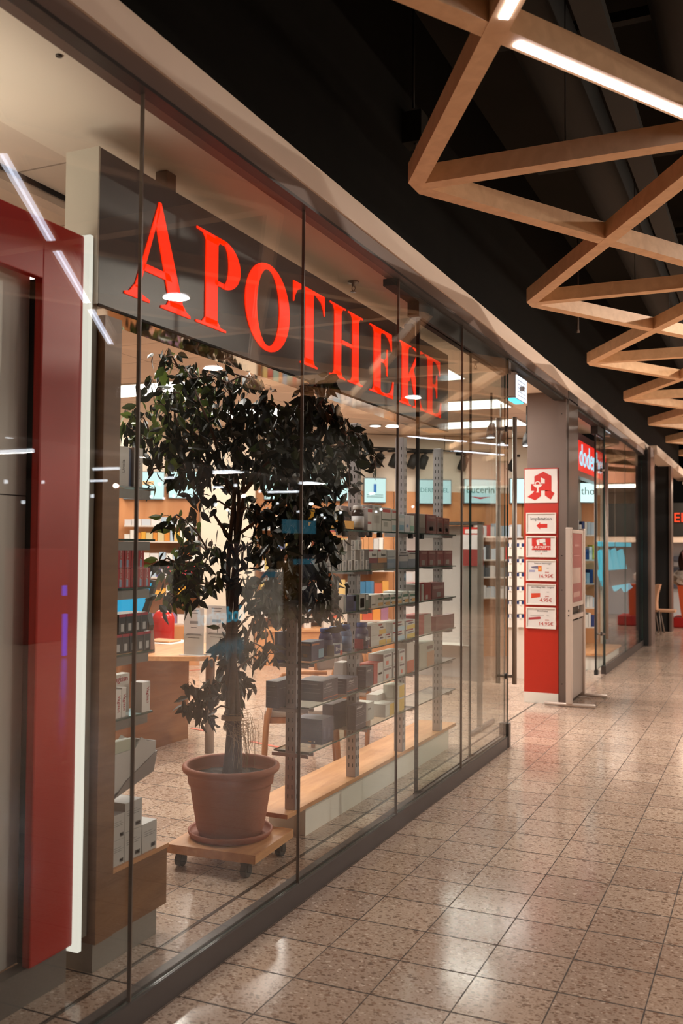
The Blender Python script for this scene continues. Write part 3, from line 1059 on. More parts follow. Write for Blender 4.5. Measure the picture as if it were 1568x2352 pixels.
# ================================================================== slotted uprights and glass shelves
PX0, PX1 = -2.437, -2.227
t = empty('display_shelving', (-2.33, 5.75, 0), 'free-standing glass shelving on slotted grey uprights behind the shopfront', 'shelving')
b = MB()
b.box(-2.56, -2.335, 4.70, 7.22, 0, .165, M_WHITE)
b.build('base', t, 'white base')
MB().bbox(-2.60, -2.30, 4.42, 7.30, .165, .190, M_BEECH, .003).build('base_board', t, 'beech board')
UY = [4.535, 5.33, 6.13, 6.93]
for yy in UY:
    m = MB()
    m.bbox(-2.362, -2.300, yy - .03, yy + .03, .19, 2.338, M_UP, .004)
    z = .25
    while z < 2.3:
        for dx in (-.012, .012):
            m.box(-2.331 + dx - .003, -2.331 + dx + .003, yy - .0308, yy - .029, z, z + .022, M_SLOT)
        for dx in (-.012, .012):
            m.box(-2.301, -2.2992, yy + dx - .003, yy + dx + .003, z, z + .022, M_SLOT)
        z += .05
    m.build('upright', t)
SZ = [.497, .732, .967, 1.205, 1.443, 1.680]
for i, z in enumerate(SZ):
    for k in range(3):
        y0, y1 = UY[k] - (.02 if k == 0 else -.004), UY[k + 1] - .004
        if k == 2:
            y1 = 7.06
        MB().box(PX0, PX1, y0, y1, z - .008, z, M_SHGL, M_EDGE).build('glass_shelf', t)
    for yy in UY:
        m = MB()
        m.box(PX0 - .002, PX1 + .002, yy - .036, yy - .031, z - .028, z - .009, M_UP)
        m.box(PX0 - .002, PX1 + .002, yy + .031, yy + .036, z - .028, z - .009, M_UP)
        m.build('bracket', t)
for k, (px, py) in enumerate([(795, 1223), (833, 1225), (850, 1226), (874, 1227), (945, 1232), (970, 1233)]):
    p = at(px, py + 2, 0, -2.24)
    MB().bbox(-2.26, -2.235, p.y - .022, p.y + .022, 1.640, 1.672, M_SLOT, .004).build('shelf_tag', t, 'small dark tag holder')


# products by picture extents on the front plane of the shelves
def item(si, px0, px1, pyt, base, bands=(), side=(), txt=(), depth=.10, label='', group=None, fx=-2.245, z0=None, name='carton'):
    z = SZ[si] if z0 is None else z0
    y0 = at(px0, 1400, 0, fx)[1]
    y1 = at(px1, 1400, 0, fx)[1]
    zt = at((px0 + px1) / 2, pyt, 0, fx)[2]
    if fx > -2.299 and any(y0 < u + .033 and y1 > u - .033 for u in UY):
        depth = min(depth, fx + 2.299)
    elif fx <= -2.299 and any(y0 < u + .033 and y1 > u - .033 for u in UY):
        fx = min(fx, -2.364)
        depth = min(depth, .07)
    return carton(fx - depth, fx, y0, y1, z + .0005, zt, base, bands, name=name, label=label, group=group, txt=txt, side=side)


GRP = ['boxes on the lowest glass shelf', 'boxes on the second glass shelf from below', 'packs on the third glass shelf', 'boxes on the fourth glass shelf', 'boxes on the fifth glass shelf', 'packs on the top glass shelf']
W_, OV = (212, 206, 202), (196, 190, 188)
# ---- top shelf
S = 5
t = empty('display_tray', (-2.30, 4.9, SZ[5] + .001), 'yellow cardboard display tray of vitamin tubs on the top glass shelf', 'tray')
y0, y1 = at(752, 1400, 0, -2.245)[1], at(811, 1400, 0, -2.245)[1]
b = MB()
ym = cm((226, 160, 36), .5)
b.box(-2.40, -2.245, y0, y1, SZ[5], SZ[5] + .006, ym)
b.box(-2.25, -2.245, y0, y1, SZ[5], SZ[5] + .052, ym); b.box(-2.40, -2.395, y0, y1, SZ[5], SZ[5] + .052, ym)
b.prism([(-2.40, SZ[5]), (-2.245, SZ[5]), (-2.245, SZ[5] + .05), (-2.33, SZ[5] + .11), (-2.40, SZ[5] + .14)], ym, y0, y0 + .004, axis=1)
b.build('tray', t)
for k in range(3):
    yy = y0 + .055 + k * .085
    o = empty('vitamin_tub', (-2.29, yy, SZ[5] + .006), 'yellow label vitamin tub with white lid in the yellow tray, ' + ['left, green print', 'middle', 'right'][k], 'tub', 'vitamin tubs in the yellow tray')
    MB().lathe([(.034, 0), (.036, .01), (.036, .078), (.030, .088)], (-2.29, yy, SZ[5] + .006), cm((200, 170, 60) if k else (90, 160, 90)), 20).build('body', o)
    MB().lathe([(.031, .088), (.031, .108), (.028, .112)], (-2.29, yy, SZ[5] + .006), cm((232, 222, 206)), 20).build('lid', o)
    b = MB()
    text_mesh(b, 'D', .06, cm((60, 44, 66)), (-2.2525, yy, SZ[5] + .06), (0, 1, 0), (0, 0, 1))
    b.build('print', o)


def bottle(x, y, z, r, h, glass, lid, lbl, label, group, cat='bottle', name='pill_bottle', text=None):
    o = empty(name, (x, y, z), label, cat, group)
    MB().lathe([(r * .92, 0), (r, .006), (r, h * .66), (r * .9, h * .76), (r * .72, h * .82), (r * .72, h * .86)], (x, y, z), glass, 24).build('body', o)
    bd_ = COL.objects[-1]
    MB().lathe([(r * .78, h * .84), (r * .80, h * .86), (r * .80, h * .985), (r * .74, h)], (x, y, z), lid, 24).build('lid', o)
    b = MB().lathe([(r + .0008, h * .12), (r + .0008, h * .58)], (x, y, z), lbl, 24)
    if text:
        text_mesh(b, text, r * .9, cm((230, 230, 236)), (x + r + .001, y - r * .15, z + h * .4), (0, 1, 0), (0, 0, 1), ext=.001)
    b.build('paper_label', bd_)
    return o


yy = at(828, 1400, 0, -2.27)[1]
bottle(-2.28, yy - .03, SZ[5], .038, .150, cm((52, 38, 34), .15), cm((206, 200, 196)), cm((206, 204, 206)), 'brown glass bottle with white label on the top glass shelf', GRP[5])
item(5, 790, 813, 1162, (204, 190, 188), [(.0, .0, 1, .12, (190, 176, 172)), (.8, .5, 1, .9, (60, 70, 96))], fx=-2.34, depth=.07, label='pale box behind the vitamin tubs, left one', group=GRP[5])
item(5, 815, 843, 1164, (206, 198, 198), [(.7, .72, 1, .95, (54, 66, 92)), (.1, .3, .4, .34, (80, 80, 90)), (.5, .2, .8, .4, (60, 60, 70))], depth=.06, label='white box with navy corner behind the brown bottle', group=GRP[5], fx=-2.33)
item(5, 843, 853, 1167, (216, 206, 202), [(0, .82, 1, .95, (196, 50, 44)), (0, .3, .8, .4, (170, 60, 56))], label='narrow white box with red band left of the tall box, top shelf', group=GRP[5])
item(5, 853, 874, 1160, (202, 196, 190), [(0, .80, 1, .82, (150, 142, 138)), (.2, .3, .8, .6, (176, 168, 160)), (.3, .85, .7, .93, (140, 150, 140))], depth=.12, label='tallest pale grey box on the top glass shelf', group=GRP[5], side=[(.2, .8, .6, .9, (180, 70, 60))])
item(5, 875, 897, 1166, (220, 214, 208), [(.1, .8, .9, .93, (206, 40, 40)), (.0, .45, 1, .52, (70, 80, 60)), (.2, .2, .6, .4, (176, 170, 160))], label='white box with bright red label, top shelf right of the tall box', group=GRP[5])
item(5, 898, 913, 1170, (216, 210, 206), [(.1, .84, .9, .95, (190, 60, 60)), (0, .5, 1, .58, (110, 130, 110)), (.1, .05, .9, .3, (150, 190, 200))], label='white box with small red corner before the second upright, top shelf', group=GRP[5])
item(5, 915, 927, 1181, (190, 204, 214), [(0, .6, 1, .8, (220, 222, 226)), (.1, .1, .9, .4, (120, 170, 200))], label='light blue box just right of the second upright, top shelf', group=GRP[5])
item(5, 928, 940, 1183, (214, 210, 218), [(.3, .3, .7, .45, (120, 140, 190))], label='white lilac box, top shelf, between blue and green boxes', group=GRP[5])
item(5, 941, 950, 1184, (206, 210, 204), [(0, .1, 1, .4, (130, 180, 160))], label='slim white box with green foot on the top shelf', group=GRP[5])
item(5, 955, 976, 1180, (150, 128, 120), [(0, 0, 1, .3, (120, 96, 92))], depth=.14, label='grey brown box on the top shelf left of the dark red boxes', group=GRP[5])
DR = [(.1, .15, .9, .65, (98, 24, 26)), (.15, .8, .85, .9, (150, 90, 86)), (.3, .1, .7, .35, (160, 80, 76))]
for k, (a, c, tpy) in enumerate([(978, 1001, 1182), (1002, 1017, 1188), (1018, 1031, 1190)]):
    item(5, a, c, tpy, (134, 34, 36), DR, label='dark red box at the right end of the top shelf, %s of three' % ORD[k], group='dark red boxes on the top shelf', txt=[('Doppel', .5, .85, .02, (190, 130, 124), 0)])
# ---- fifth shelf: small cartons with oval marks
OVB = [(.30, .08, .72, .92, (150, 146, 150)), (.34, .12, .68, .88, (226, 222, 222)), (.40, .42, .62, .5, (80, 76, 80)), (.40, .54, .62, .6, (80, 76, 80))]
proto = None
k = 0
zrow = (SZ[4] + .0005)
for row, xs in enumerate([(748, 760, 772, 785, 798, 812, 826, 839), (748, 766, 785, 805, 826), (786, 805, 820)]):
    for c, px in enumerate(xs):
        y0 = at(px, 1400, 0, -2.245)[1]
        h = .0595
        if proto is None:
            proto = carton(-2.335, -2.245, y0, y0 + .062, zrow, zrow + h - .001, (200, 194, 190), OVB, side=[(.1, .2, .5, .6, (160, 150, 140))])
            o = proto
        else:
            o = proto.copy(); COL.objects.link(o)
            o.location = (proto.location.x, y0 + .031, zrow + row * h)
        tag(o, 'small white carton with oval mark, %s from left, %s layer, fifth shelf' % (ORD[c], ['bottom', 'middle', 'top'][row]), 'box', 'oval marked cartons on the fifth glass shelf')
item(4, 846, 866, 1262, (206, 200, 196), [(0, .0, 1, .32, (44, 38, 42)), (0, .32, 1, .58, (120, 26, 36)), (.0, .9, .5, 1, (160, 30, 60))], depth=.12, label='white black and dark red box with script name, fifth shelf', group=GRP[4], txt=[('fusion', .6, .72, .03, (60, 50, 50), 0)])
item(4, 867, 887, 1262, (206, 200, 196), [(0, .0, 1, .32, (48, 42, 44)), (0, .32, 1, .58, (196, 128, 70)), (.0, .9, .3, 1, (160, 30, 60))], depth=.12, label='white black and orange box with script name, fifth shelf', group=GRP[4], txt=[('fusion', .6, .72, .03, (60, 50, 50), 0)])
item(4, 888, 912, 1263, (186, 190, 196), [(0, 0, 1, .5, (130, 150, 176)), (.1, .6, .7, .63, (90, 90, 100))], depth=.1, label='grey blue box left of the second upright, fifth shelf', group=GRP[4])
item(4, 916, 936, 1266, (190, 184, 188), [(0, .72, 1, .78, (60, 56, 66)), (.1, .86, .8, .95, (100, 90, 96)), (0, 0, 1, .4, (110, 120, 140))], label='grey striped box right of the second upright, fifth shelf', group=GRP[4])
item(4, 937, 959, 1268, (196, 190, 190), [(.1, .86, .8, .95, (90, 84, 90)), (0, 0, 1, .55, (120, 130, 150))], label='grey white box left of the red boxes, fifth shelf', group=GRP[4])
for k, (a, c) in enumerate([(964, 982), (983, 1000), (1001, 1018), (1019, 1038)]):
    item(4, a, c, 1264, (142, 44, 48), [(.15, .78, .85, .9, (176, 110, 106)), (.2, .1, .6, .4, (170, 150, 146)), (0, 0, 1, .08, (110, 30, 34))], label='red box at the right end of the fifth shelf, %s of four' % ORD[k], group='red boxes on the fifth shelf')
# ---- fourth shelf
item(3, 778, 789, 1365, (214, 206, 200), label='plain pale box among leaves on the fourth shelf', group=GRP[3])
item(3, 795, 817, 1368, (64, 60, 96), [(.1, .2, .7, .7, (44, 40, 72)), (.75, 0, 1, 1, (50, 60, 120)), (.76, .6, .98, .95, (220, 220, 226))], label='navy blue box at the left of the fourth shelf', group=GRP[3], side=[(0, 0, 1, 1, (200, 194, 190)), (.15, .15, .85, .75, (70, 56, 90))])
item(3, 825, 846, 1365, (92, 100, 84), [(0, 0, .6, 1, (190, 188, 182)), (.08, .12, .52, .75, (74, 80, 66)), (.7, .6, .95, .95, (220, 220, 216))], label='olive green and white box, second on the fourth shelf', group=GRP[3])
for k, (a, c) in enumerate([(852, 879), (880, 895), (896, 908), (910, 922), (924, 938), (940, 955)]):
    item(3, a, c, 1366 - k * .6 if k < 4 else 1358, (216, 212, 206), [(.55 if k == 0 else .1, .55, .95, .75, (60, 110, 90)), (.6 if k == 0 else .3, .08, 1, .35, (220, 170, 110)), (.05, .2, .35, .3, (60, 60, 64)), (.8, .8, 1, 1, (80, 120, 120))],
         depth=.14, label='white carton with green print, %s from the left on the fourth shelf' % ORD[k], group='green printed cartons on the fourth shelf')
item(3, 956, 973, 1342, (208, 198, 194), [(.45, .0, .65, 1, (150, 34, 40))], depth=.14, label='tall white box with upright red stripe on the fourth shelf', group=GRP[3])
item(3, 974, 990, 1338, (170, 40, 44), [(.2, .06, .5, .3, (214, 200, 196))], depth=.14, label='bright red box on the fourth shelf next to the striped box', group=GRP[3])
item(3, 991, 1020, 1338, (140, 52, 54), [(.1, .6, .9, .8, (176, 120, 116)), (.4, .1, .7, .4, (160, 150, 150))], label='dull red box ending the fourth shelf', group=GRP[3])
# ---- third shelf: blue tubs and boxes
bl = cm((26, 70, 140), .35)
for k, (px, lab) in enumerate([(752, 'blue capped vitamin bottle, leftmost on the third shelf'), (773, 'blue capped vitamin bottle, second on the third shelf'), (796, 'clear blue capped bottle with pale label, third shelf'), (824, 'blue capped bottle with white round brand mark, third shelf right')]):
    yb = at(px, 1400, 0, -2.29)[1]
    bottle(-2.30 + (.03 if k == 3 else 0), yb, SZ[2], .040, .155, cm((74, 70, 110), .15) if k != 2 else cm((120, 140, 180), .12), bl, cm((58, 50, 84)) if k != 2 else cm((120, 140, 176)), lab, 'blue capped bottles on the third shelf', text='Bion' if k == 3 else None)
item(2, 663, 698, 1450, (28, 44, 92), [(.1, .1, .9, .9, (24, 38, 84))], fx=-2.30, depth=.02, label='flat dark blue box behind the nearest upright, third shelf', group=GRP[2])
item(2, 716, 745, 1472, (52, 46, 86), [(.55, .1, .95, .55, (130, 176, 200)), (.05, .8, .6, .9, (200, 120, 70))], depth=.085, side=[(.1, .8, .9, .9, (200, 120, 70)), (.4, .2, .7, .35, (196, 140, 80))], label='small navy box with light blue corner, third shelf', group=GRP[2])
item(2, 768, 787, 1480, (206, 202, 200), [(0, .2, .7, 1, (44, 54, 110)), (.7, 0, 1, .4, (200, 80, 60))], depth=.10, fx=-2.232, side=[(0, 0, 1, 1, (150, 128, 112)), (.1, .2, .3, .8, (60, 50, 50))], txt=[('Bion', .42, .6, .032, (240, 238, 238), 0)], label='white box with blue round brand mark in front on the third shelf', group=GRP[2])
item(2, 833, 848, 1466, (160, 50, 60), [(.2, .3, 1, 1, (52, 50, 96))], txt=[('Bion', .6, .6, .024, (240, 238, 238), 0)], label='small red and blue box right of the blue capped bottles', group=GRP[2])
for k, (a, c, tpy, col, z2) in enumerate([(852, 886, 1434, (226, 184, 90), 0), (887, 899, 1455, (226, 184, 90), 0), (902, 929, 1428, (190, 214, 230), 0), (932, 954, 1424, (232, 200, 110), 0)]):
    zt = at((a + c) / 2, tpy, 0, -2.245)[2]
    for s in range(2 if k != 1 else 1):
        hh = (zt - SZ[2]) / (2 if k != 1 else 1)
        y0, y1 = at(a, 1400, 0, -2.245)[1], at(c, 1400, 0, -2.245)[1]
        carton(-2.36, -2.245, y0, y1 - .002, SZ[2] + s * hh + .0005, SZ[2] + (s + 1) * hh, (212, 208, 204), [(.55 if k == 0 else .1, 0, 1, .45, col), (.6 if k == 0 else .2, .6, .8, .72, (120, 110, 130)), (.5 if k == 0 else 0, .85, .75, 1, (150, 40, 50))],
               label='white and %s carton, %s stack %s, third shelf' % ('pale blue' if k == 2 else 'yellow', ['leftmost', 'second', 'third', 'fourth'][k], ['lower', 'upper'][s]), group='white and yellow cartons on the third shelf', txt=[('Cetirizin', .72 if k == 0 else .5, .66, .016, (110, 60, 70), 0)])
item(2, 957, 990, 1412, (190, 52, 54), [(.5, 0, 1, 1, (196, 182, 176))], label='red and grey box on the third shelf right of the yellow cartons', group=GRP[2], depth=.13)
item(2, 1001, 1043, 1413, (128, 40, 48), [(.1, .2, .9, .7, (140, 54, 60))], label='dark red box at the right end of the third shelf', group=GRP[2])
# ---- second shelf: dark boxes
DK, LINES = (70, 60, 72), [(.08, .62, .6, .66, (170, 160, 166)), (.08, .5, .7, .53, (130, 120, 128)), (.08, .42, .7, .45, (130, 120, 128)), (0, .14, 1, .165, (206, 96, 60))]
for k, (a, c, tpy, fx, dp) in enumerate([(664, 716, 1560, -2.30, .12), (743, 777, 1560, -2.24, .16), (778, 797, 1555, -2.30, .10), (797, 823, 1556, -2.24, .13), (841, 858, 1530, -2.24, .16)]):
    item(1, a, c, tpy, DK, LINES if k in (1, 3) else [(.1, .7, .9, .72, (120, 112, 120)), (0, .45, 1, .47, (56, 48, 60))], fx=fx, depth=dp, side=[(.1, .8, .8, .83, (140, 130, 138)), (.1, .6, .9, .62, (120, 110, 118)), (.1, .4, .9, .42, (120, 110, 118))],
         txt=[('orthomol', .38, .8, .018, (226, 220, 222), 0)] if k in (1, 3, 4) else [], label='dark purple supplement box, %s from the left on the second shelf' % ORD[k], group='dark purple boxes on the second shelf')
item(1, 790, 806, 1520, (206, 196, 192), fx=-2.36, depth=.06, label='pale pink box standing behind the dark boxes, second shelf', group=GRP[1])
item(1, 859, 880, 1522, (190, 70, 58), [(.4, 0, 1, 1, (214, 208, 204)), (.5, .4, .9, .5, (200, 80, 70))], label='orange red and white box right of the dark boxes, second shelf', group=GRP[1])
for k, (a, c) in enumerate([(881, 901), (903, 915), (917, 930)]):
    for s in range(2):
        y0, y1 = at(a, 1400, 0, -2.245)[1], at(c, 1400, 0, -2.245)[1]
        z0 = SZ[1] + s * .085
        carton(-2.35, -2.245, y0, y1 - .003, z0 + .0005, z0 + .084, (212, 206, 204), [(.3, .15, .6, .45, (220, 120, 104)), (.1, .75, .9, .9, (130, 110, 116))], label='white carton with small red print, %s, %s row of the second shelf' % (ORD[k], ['lower', 'upper'][s]), group='red printed cartons on the second shelf')
item(1, 934, 951, 1475, (214, 202, 196), [(0, 0, 1, .4, (200, 110, 84))], label='tall white and salmon box near the right of the second shelf', group=GRP[1])
item(1, 963, 997, 1476, (206, 198, 188), [(.5, .0, 1, .6, (214, 160, 130)), (.5, .7, .9, .85, (120, 90, 92))], depth=.14, label='large beige box ending the second shelf', group=GRP[1])
# ---- lowest shelf
item(0, 742, 768, 1648, (52, 46, 70), [(.1, .2, .3, .7, (80, 72, 96)), (.5, .2, .7, .6, (80, 72, 96))], depth=.17, side=[(.5, .08, .62, .13, (190, 130, 80)), (.7, .08, .75, .13, (220, 210, 200))], label='wide dark navy box in front on the lowest glass shelf', group=GRP[0])
item(0, 775, 812, 1612, (66, 56, 66), [(.45, 0, .55, 1, (60, 50, 60))], depth=.08, fx=-2.34, label='dark purple box at the back of the lowest glass shelf', group=GRP[0])
item(0, 818, 842, 1617, (72, 62, 74), [(.1, .85, .6, .9, (220, 214, 216)), (.1, .7, .9, .72, (140, 130, 140)), (.1, .62, .9, .64, (140, 130, 140)), (.1, .54, .8, .56, (140, 130, 140)), (0, .2, 1, .22, (150, 140, 150))], depth=.18, txt=[('orthomol', .4, .93, .02, (226, 220, 222), 0)], label='big dark purple carton in the middle of the lowest glass shelf', group=GRP[0])
item(0, 845, 860, 1612, (206, 200, 194), [(.1, .6, .5, .7, (120, 116, 112))], fx=-2.30, label='pale carton right of the big dark carton, lowest shelf', group=GRP[0])
item(0, 886, 906, 1614, (206, 198, 192), [(.5, 0, 1, .9, (232, 190, 100)), (0, .1, .45, .9, (222, 218, 212))], depth=.15, label='white and yellow carton in front on the lowest shelf', group=GRP[0])
item(0, 868, 900, 1590, (204, 194, 188), fx=-2.34, depth=.08, label='beige carton behind the yellow ones, lowest shelf', group=GRP[0])
for s in range(2):
    y0, y1 = at(913, 1400, 0, -2.25)[1], at(929, 1400, 0, -2.25)[1]
    carton(-2.35, -2.25, y0, y1, SZ[0] + s * .088 + .0005, SZ[0] + s * .088 + .087, (214, 206, 196), [(.3, 0, 1, .9, (236, 196, 104))], label='yellow fronted carton at the second upright, %s on the lowest shelf' % ['lower', 'upper'][s], group='yellow cartons at the second upright')

# ================================================================== PLANT
PC = Vector((-2.51, 4.20, 0))
t = empty('plant_trolley', PC, 'square beech plant trolley on four black castors', 'trolley')
b = MB()
bm = bmesh.new()
bmesh.ops.create_cube(bm, size=1)
bmesh.ops.bevel(bm, geom=bm.edges[:], offset=.006, segments=2, affect='EDGES')
ROT = Matrix.Rotation(math.radians(4), 4, 'Z')
b.frombm(bm, M_BEECH, mtx=Matrix.Translation(PC + Vector((.02, -.02, .1))) @ ROT @ Matrix.Diagonal((.48, .46, .042, 1)))
b.build('board', t)
for sx, sy in ((-1, -1), (1, -1), (1, 1), (-1, 1)):
    c = PC + Vector((.02 + sx * .185, -.02 + sy * .175, 0))
    b = MB()
    b.tube([(c.x - .016, c.y, .032), (c.x + .016, c.y, .032)], .032, M_RUB, 18, smooth=False)
    b.tube([(c.x - .02, c.y, .028), (c.x + .02, c.y, .028)], .008, M_SLOT, 10)
    wh_, b = b, MB()
    b.box(c.x - .021, c.x - .015, c.y - .016, c.y + .016, .026, .075, M_RUB)
    b.box(c.x + .015, c.x + .021, c.y - .016, c.y + .016, .026, .075, M_RUB)
    b.box(c.x - .021, c.x + .021, c.y - .018, c.y + .018, .062, .079, M_RUB)
    wh_.build('wheel', b.build('castor', t))
t = empty('saucer', PC + Vector((0, 0, .121)), 'round terracotta saucer under the plant pot', 'saucer')
MB().lathe([(.175, 0), (.20, .004), (.212, .022), (.214, .034), (.208, .038), (.202, .030), (.19, .012), (.05, .010)], PC + Vector((0, 0, .1215)), M_TERRAD, 56).build('dish', t)
t = empty('plant_pot', PC + Vector((0, 0, .13)), 'large fluted terracotta plastic pot with a thick rolled rim', 'pot')
fl = lambda k, z: (-.0042 if (k % 2) else 0) if .04 < z < .235 else 0
MB().lathe([(.150, 0), (.158, .004), (.172, .04), (.182, .10), (.192, .16), (.200, .21), (.204, .238), (.205, .246), (.213, .250), (.216, .262), (.219, .300), (.230, .306), (.243, .316), (.247, .328), (.245, .340), (.236, .347), (.226, .346), (.220, .338), (.213, .30), (.206, .264)], PC + Vector((0, 0, .134)), M_TERRA, 120, flute=fl).build('body', t)
b = MB()
n = 36
vs, fs = [(PC.x, PC.y, .425)], []
for j in range(1, 8):
    for k in range(n):
        a = 2 * math.pi * k / n
        rr = .212 * j / 7
        vs.append((PC.x + rr * math.cos(a), PC.y + rr * math.sin(a), .425 - .012 * (j / 7) + random.uniform(-.004, .004)))
for k in range(n):
    fs.append((0, 1 + k, 1 + (k + 1) % n))
for j in range(6):
    for k in range(n):
        fs.append((1 + j * n + k, 1 + (j + 1) * n + k, 1 + (j + 1) * n + (k + 1) % n, 1 + j * n + (k + 1) % n))
b.add(vs, fs, M_SOIL)
b.build('soil', t)


def leaf_mat():
    m, nt, b = new_mat('ficus_leaf')
    N, L = nt.nodes, nt.links
    at_ = N.new('ShaderNodeAttribute')
    at_.attribute_name = 'tone'
    rp = N.new('ShaderNodeValToRGB')
    e = rp.color_ramp.elements
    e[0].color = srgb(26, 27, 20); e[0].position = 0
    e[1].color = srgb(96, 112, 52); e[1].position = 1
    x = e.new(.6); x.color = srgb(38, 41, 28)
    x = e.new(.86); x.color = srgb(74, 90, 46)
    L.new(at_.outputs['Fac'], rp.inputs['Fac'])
    L.new(rp.outputs['Color'], b.inputs['Base Color'])
    b.inputs['Roughness'].default_value = .34
    b.inputs['Specular IOR Level'].default_value = .5
    tl = N.new('ShaderNodeBsdfTranslucent')
    L.new(rp.outputs['Color'], tl.inputs['Color'])
    mx = N.new('ShaderNodeMixShader')
    mx.inputs[0].default_value = .22
    out = N['Material Output']
    L.new(b.outputs[0], mx.inputs[1]); L.new(tl.outputs[0], mx.inputs[2])
    L.new(mx.outputs[0], out.inputs['Surface'])
    return m


M_LEAF = leaf_mat()
tree = empty('weeping_fig', PC + Vector((0, 0, .42)), 'tall weeping fig with braided trunk and dark glossy drooping leaves', 'plant')
AX = PC.copy()


def near_axis(px, py, off=0.0, lo=-2.0, hi=-3.05):
    """point on the sight line closest to the trunk axis, moved off along it, kept behind the glass"""
    d = (_fw + _r * ((px - 784) / FPX) - _u * ((py - 1176) / FPX))
    dh = Vector((d.x, d.y, 0))
    tt = (AX - Vector((EYE.x, EYE.y, 0))).dot(dh) / dh.dot(dh) + off / d.length
    p = EYE + d * tt
    if p.x > lo:
        p = EYE + d * (lo / d.x)
    return p


# crown as clusters: px, py, radius px, leaf count
CL = [(410, 845, 45, 40), (375, 820, 25, 12), (440, 870, 40, 40), (360, 900, 50, 50), (330, 960, 45, 45), (300, 990, 28, 26), (400, 940, 60, 80), (460, 930, 60, 90), (520, 880, 45, 55), (575, 870, 30, 26), (600, 890, 25, 18),
      (480, 860, 35, 36), (530, 950, 60, 90), (590, 940, 50, 70), (640, 960, 50, 80), (350, 1020, 50, 60), (410, 1020, 55, 80), (470, 1010, 60, 100), (540, 1020, 60, 100), (600, 1020, 60, 100), (660, 1030, 60, 110), (700, 970, 50, 80),
      (730, 910, 35, 45), (755, 880, 25, 22), (710, 890, 25, 22), (690, 940, 40, 50), (760, 960, 40, 60), (800, 990, 35, 50), (830, 1010, 28, 30), (855, 1050, 18, 12), (862, 1080, 10, 5), (740, 1030, 60, 110), (790, 1050, 45, 70),
      (770, 1100, 40, 55), (720, 1100, 50, 80), (660, 1100, 45, 60), (600, 1080, 50, 70), (540, 1090, 45, 50), (480, 1080, 50, 60), (430, 1080, 45, 45), (390, 1070, 40, 30), (640, 1150, 45, 50), (700, 1170, 50, 90), (745, 1190, 45, 90), (700, 1230, 50, 90), (755, 1250, 35, 50), (650, 1200, 50, 70),
      (800, 1120, 22, 12), (335, 1110, 22, 10), (460, 1150, 40, 26), (430, 1200, 40, 26), (395, 1190, 30, 12), (560, 1160, 35, 30), (590, 1180, 40, 36), (520, 1220, 25, 8),
      (440, 1250, 45, 40), (480, 1270, 40, 40), (400, 1290, 40, 34), (360, 1300, 28, 20), (420, 1330, 50, 60), (460, 1340, 45, 50), (400, 1370, 40, 40), (500, 1330, 25, 18), (560, 1260, 40, 30), (600, 1250, 45, 36), (640, 1270, 50, 50), (690, 1290, 50, 60), (740, 1310, 40, 50),
      (760, 1350, 35, 40), (700, 1350, 55, 90), (650, 1350, 50, 80), (600, 1360, 45, 60), (570, 1330, 35, 30), (650, 1400, 35, 36), (720, 1390, 40, 40), (765, 1390, 24, 16), (780, 1440, 20, 10), (590, 1410, 40, 30), (610, 1440, 25, 14),
      (540, 1450, 40, 40), (560, 1490, 45, 50), (520, 1500, 40, 45), (610, 1490, 25, 16), (630, 1500, 18, 8), (530, 1550, 35, 40), (560, 1570, 25, 20), (520, 1600, 30, 24), (480, 1580, 35, 24), (450, 1610, 30, 24), (430, 1620, 18, 12), (475, 1640, 25, 18), (545, 1600, 16, 8), (430, 1570, 12, 4), (525, 1660, 14, 6)]
leaf_v, leaf_f, leaf_t = [], [], []
tw = MB()


def add_leaf(p, dirv, L, tone):
    """folded pointed leaf hanging from p"""
    d = dirv.normalized()
    s = d.cross(Vector((random.uniform(-1, 1), random.uniform(-1, 1), random.uniform(-.3, .3)))).normalized()
    nn = s.cross(d)
    w = L * random.uniform(.20, .27)
    b0 = len(leaf_v)
    bend = random.uniform(-.12, .25)
    P = lambda a, side, up: p + d * (L * a) + s * (side * w) + nn * (up * L - bend * L * a * a)
    vs = [P(0, 0, 0), P(.22, .75, .05), P(.22, 0, 0), P(.22, -.75, .05), P(.48, 1, .06), P(.48, 0, 0), P(.48, -1, .06), P(.74, .55, .03), P(.74, 0, 0), P(.74, -.55, .03), P(1.02, 0, 0)]
    leaf_v.extend(vs)
    for f in ((0, 1, 2), (0, 2, 3), (1, 4, 5, 2), (2, 5, 6, 3), (4, 7, 8, 5), (5, 8, 9, 6), (7, 10, 8), (8, 10, 9)):
        leaf_f.append([b0 + k for k in f])
        leaf_t.append(tone)


def trunk_pt(z):
    """where on the leaning trunk branches start"""
    f = max(0, min(1, (z - .42) / 1.5))
    return Vector((PC.x + .0 + .02 * math.sin(3 * f), PC.y + .02 * f, z))


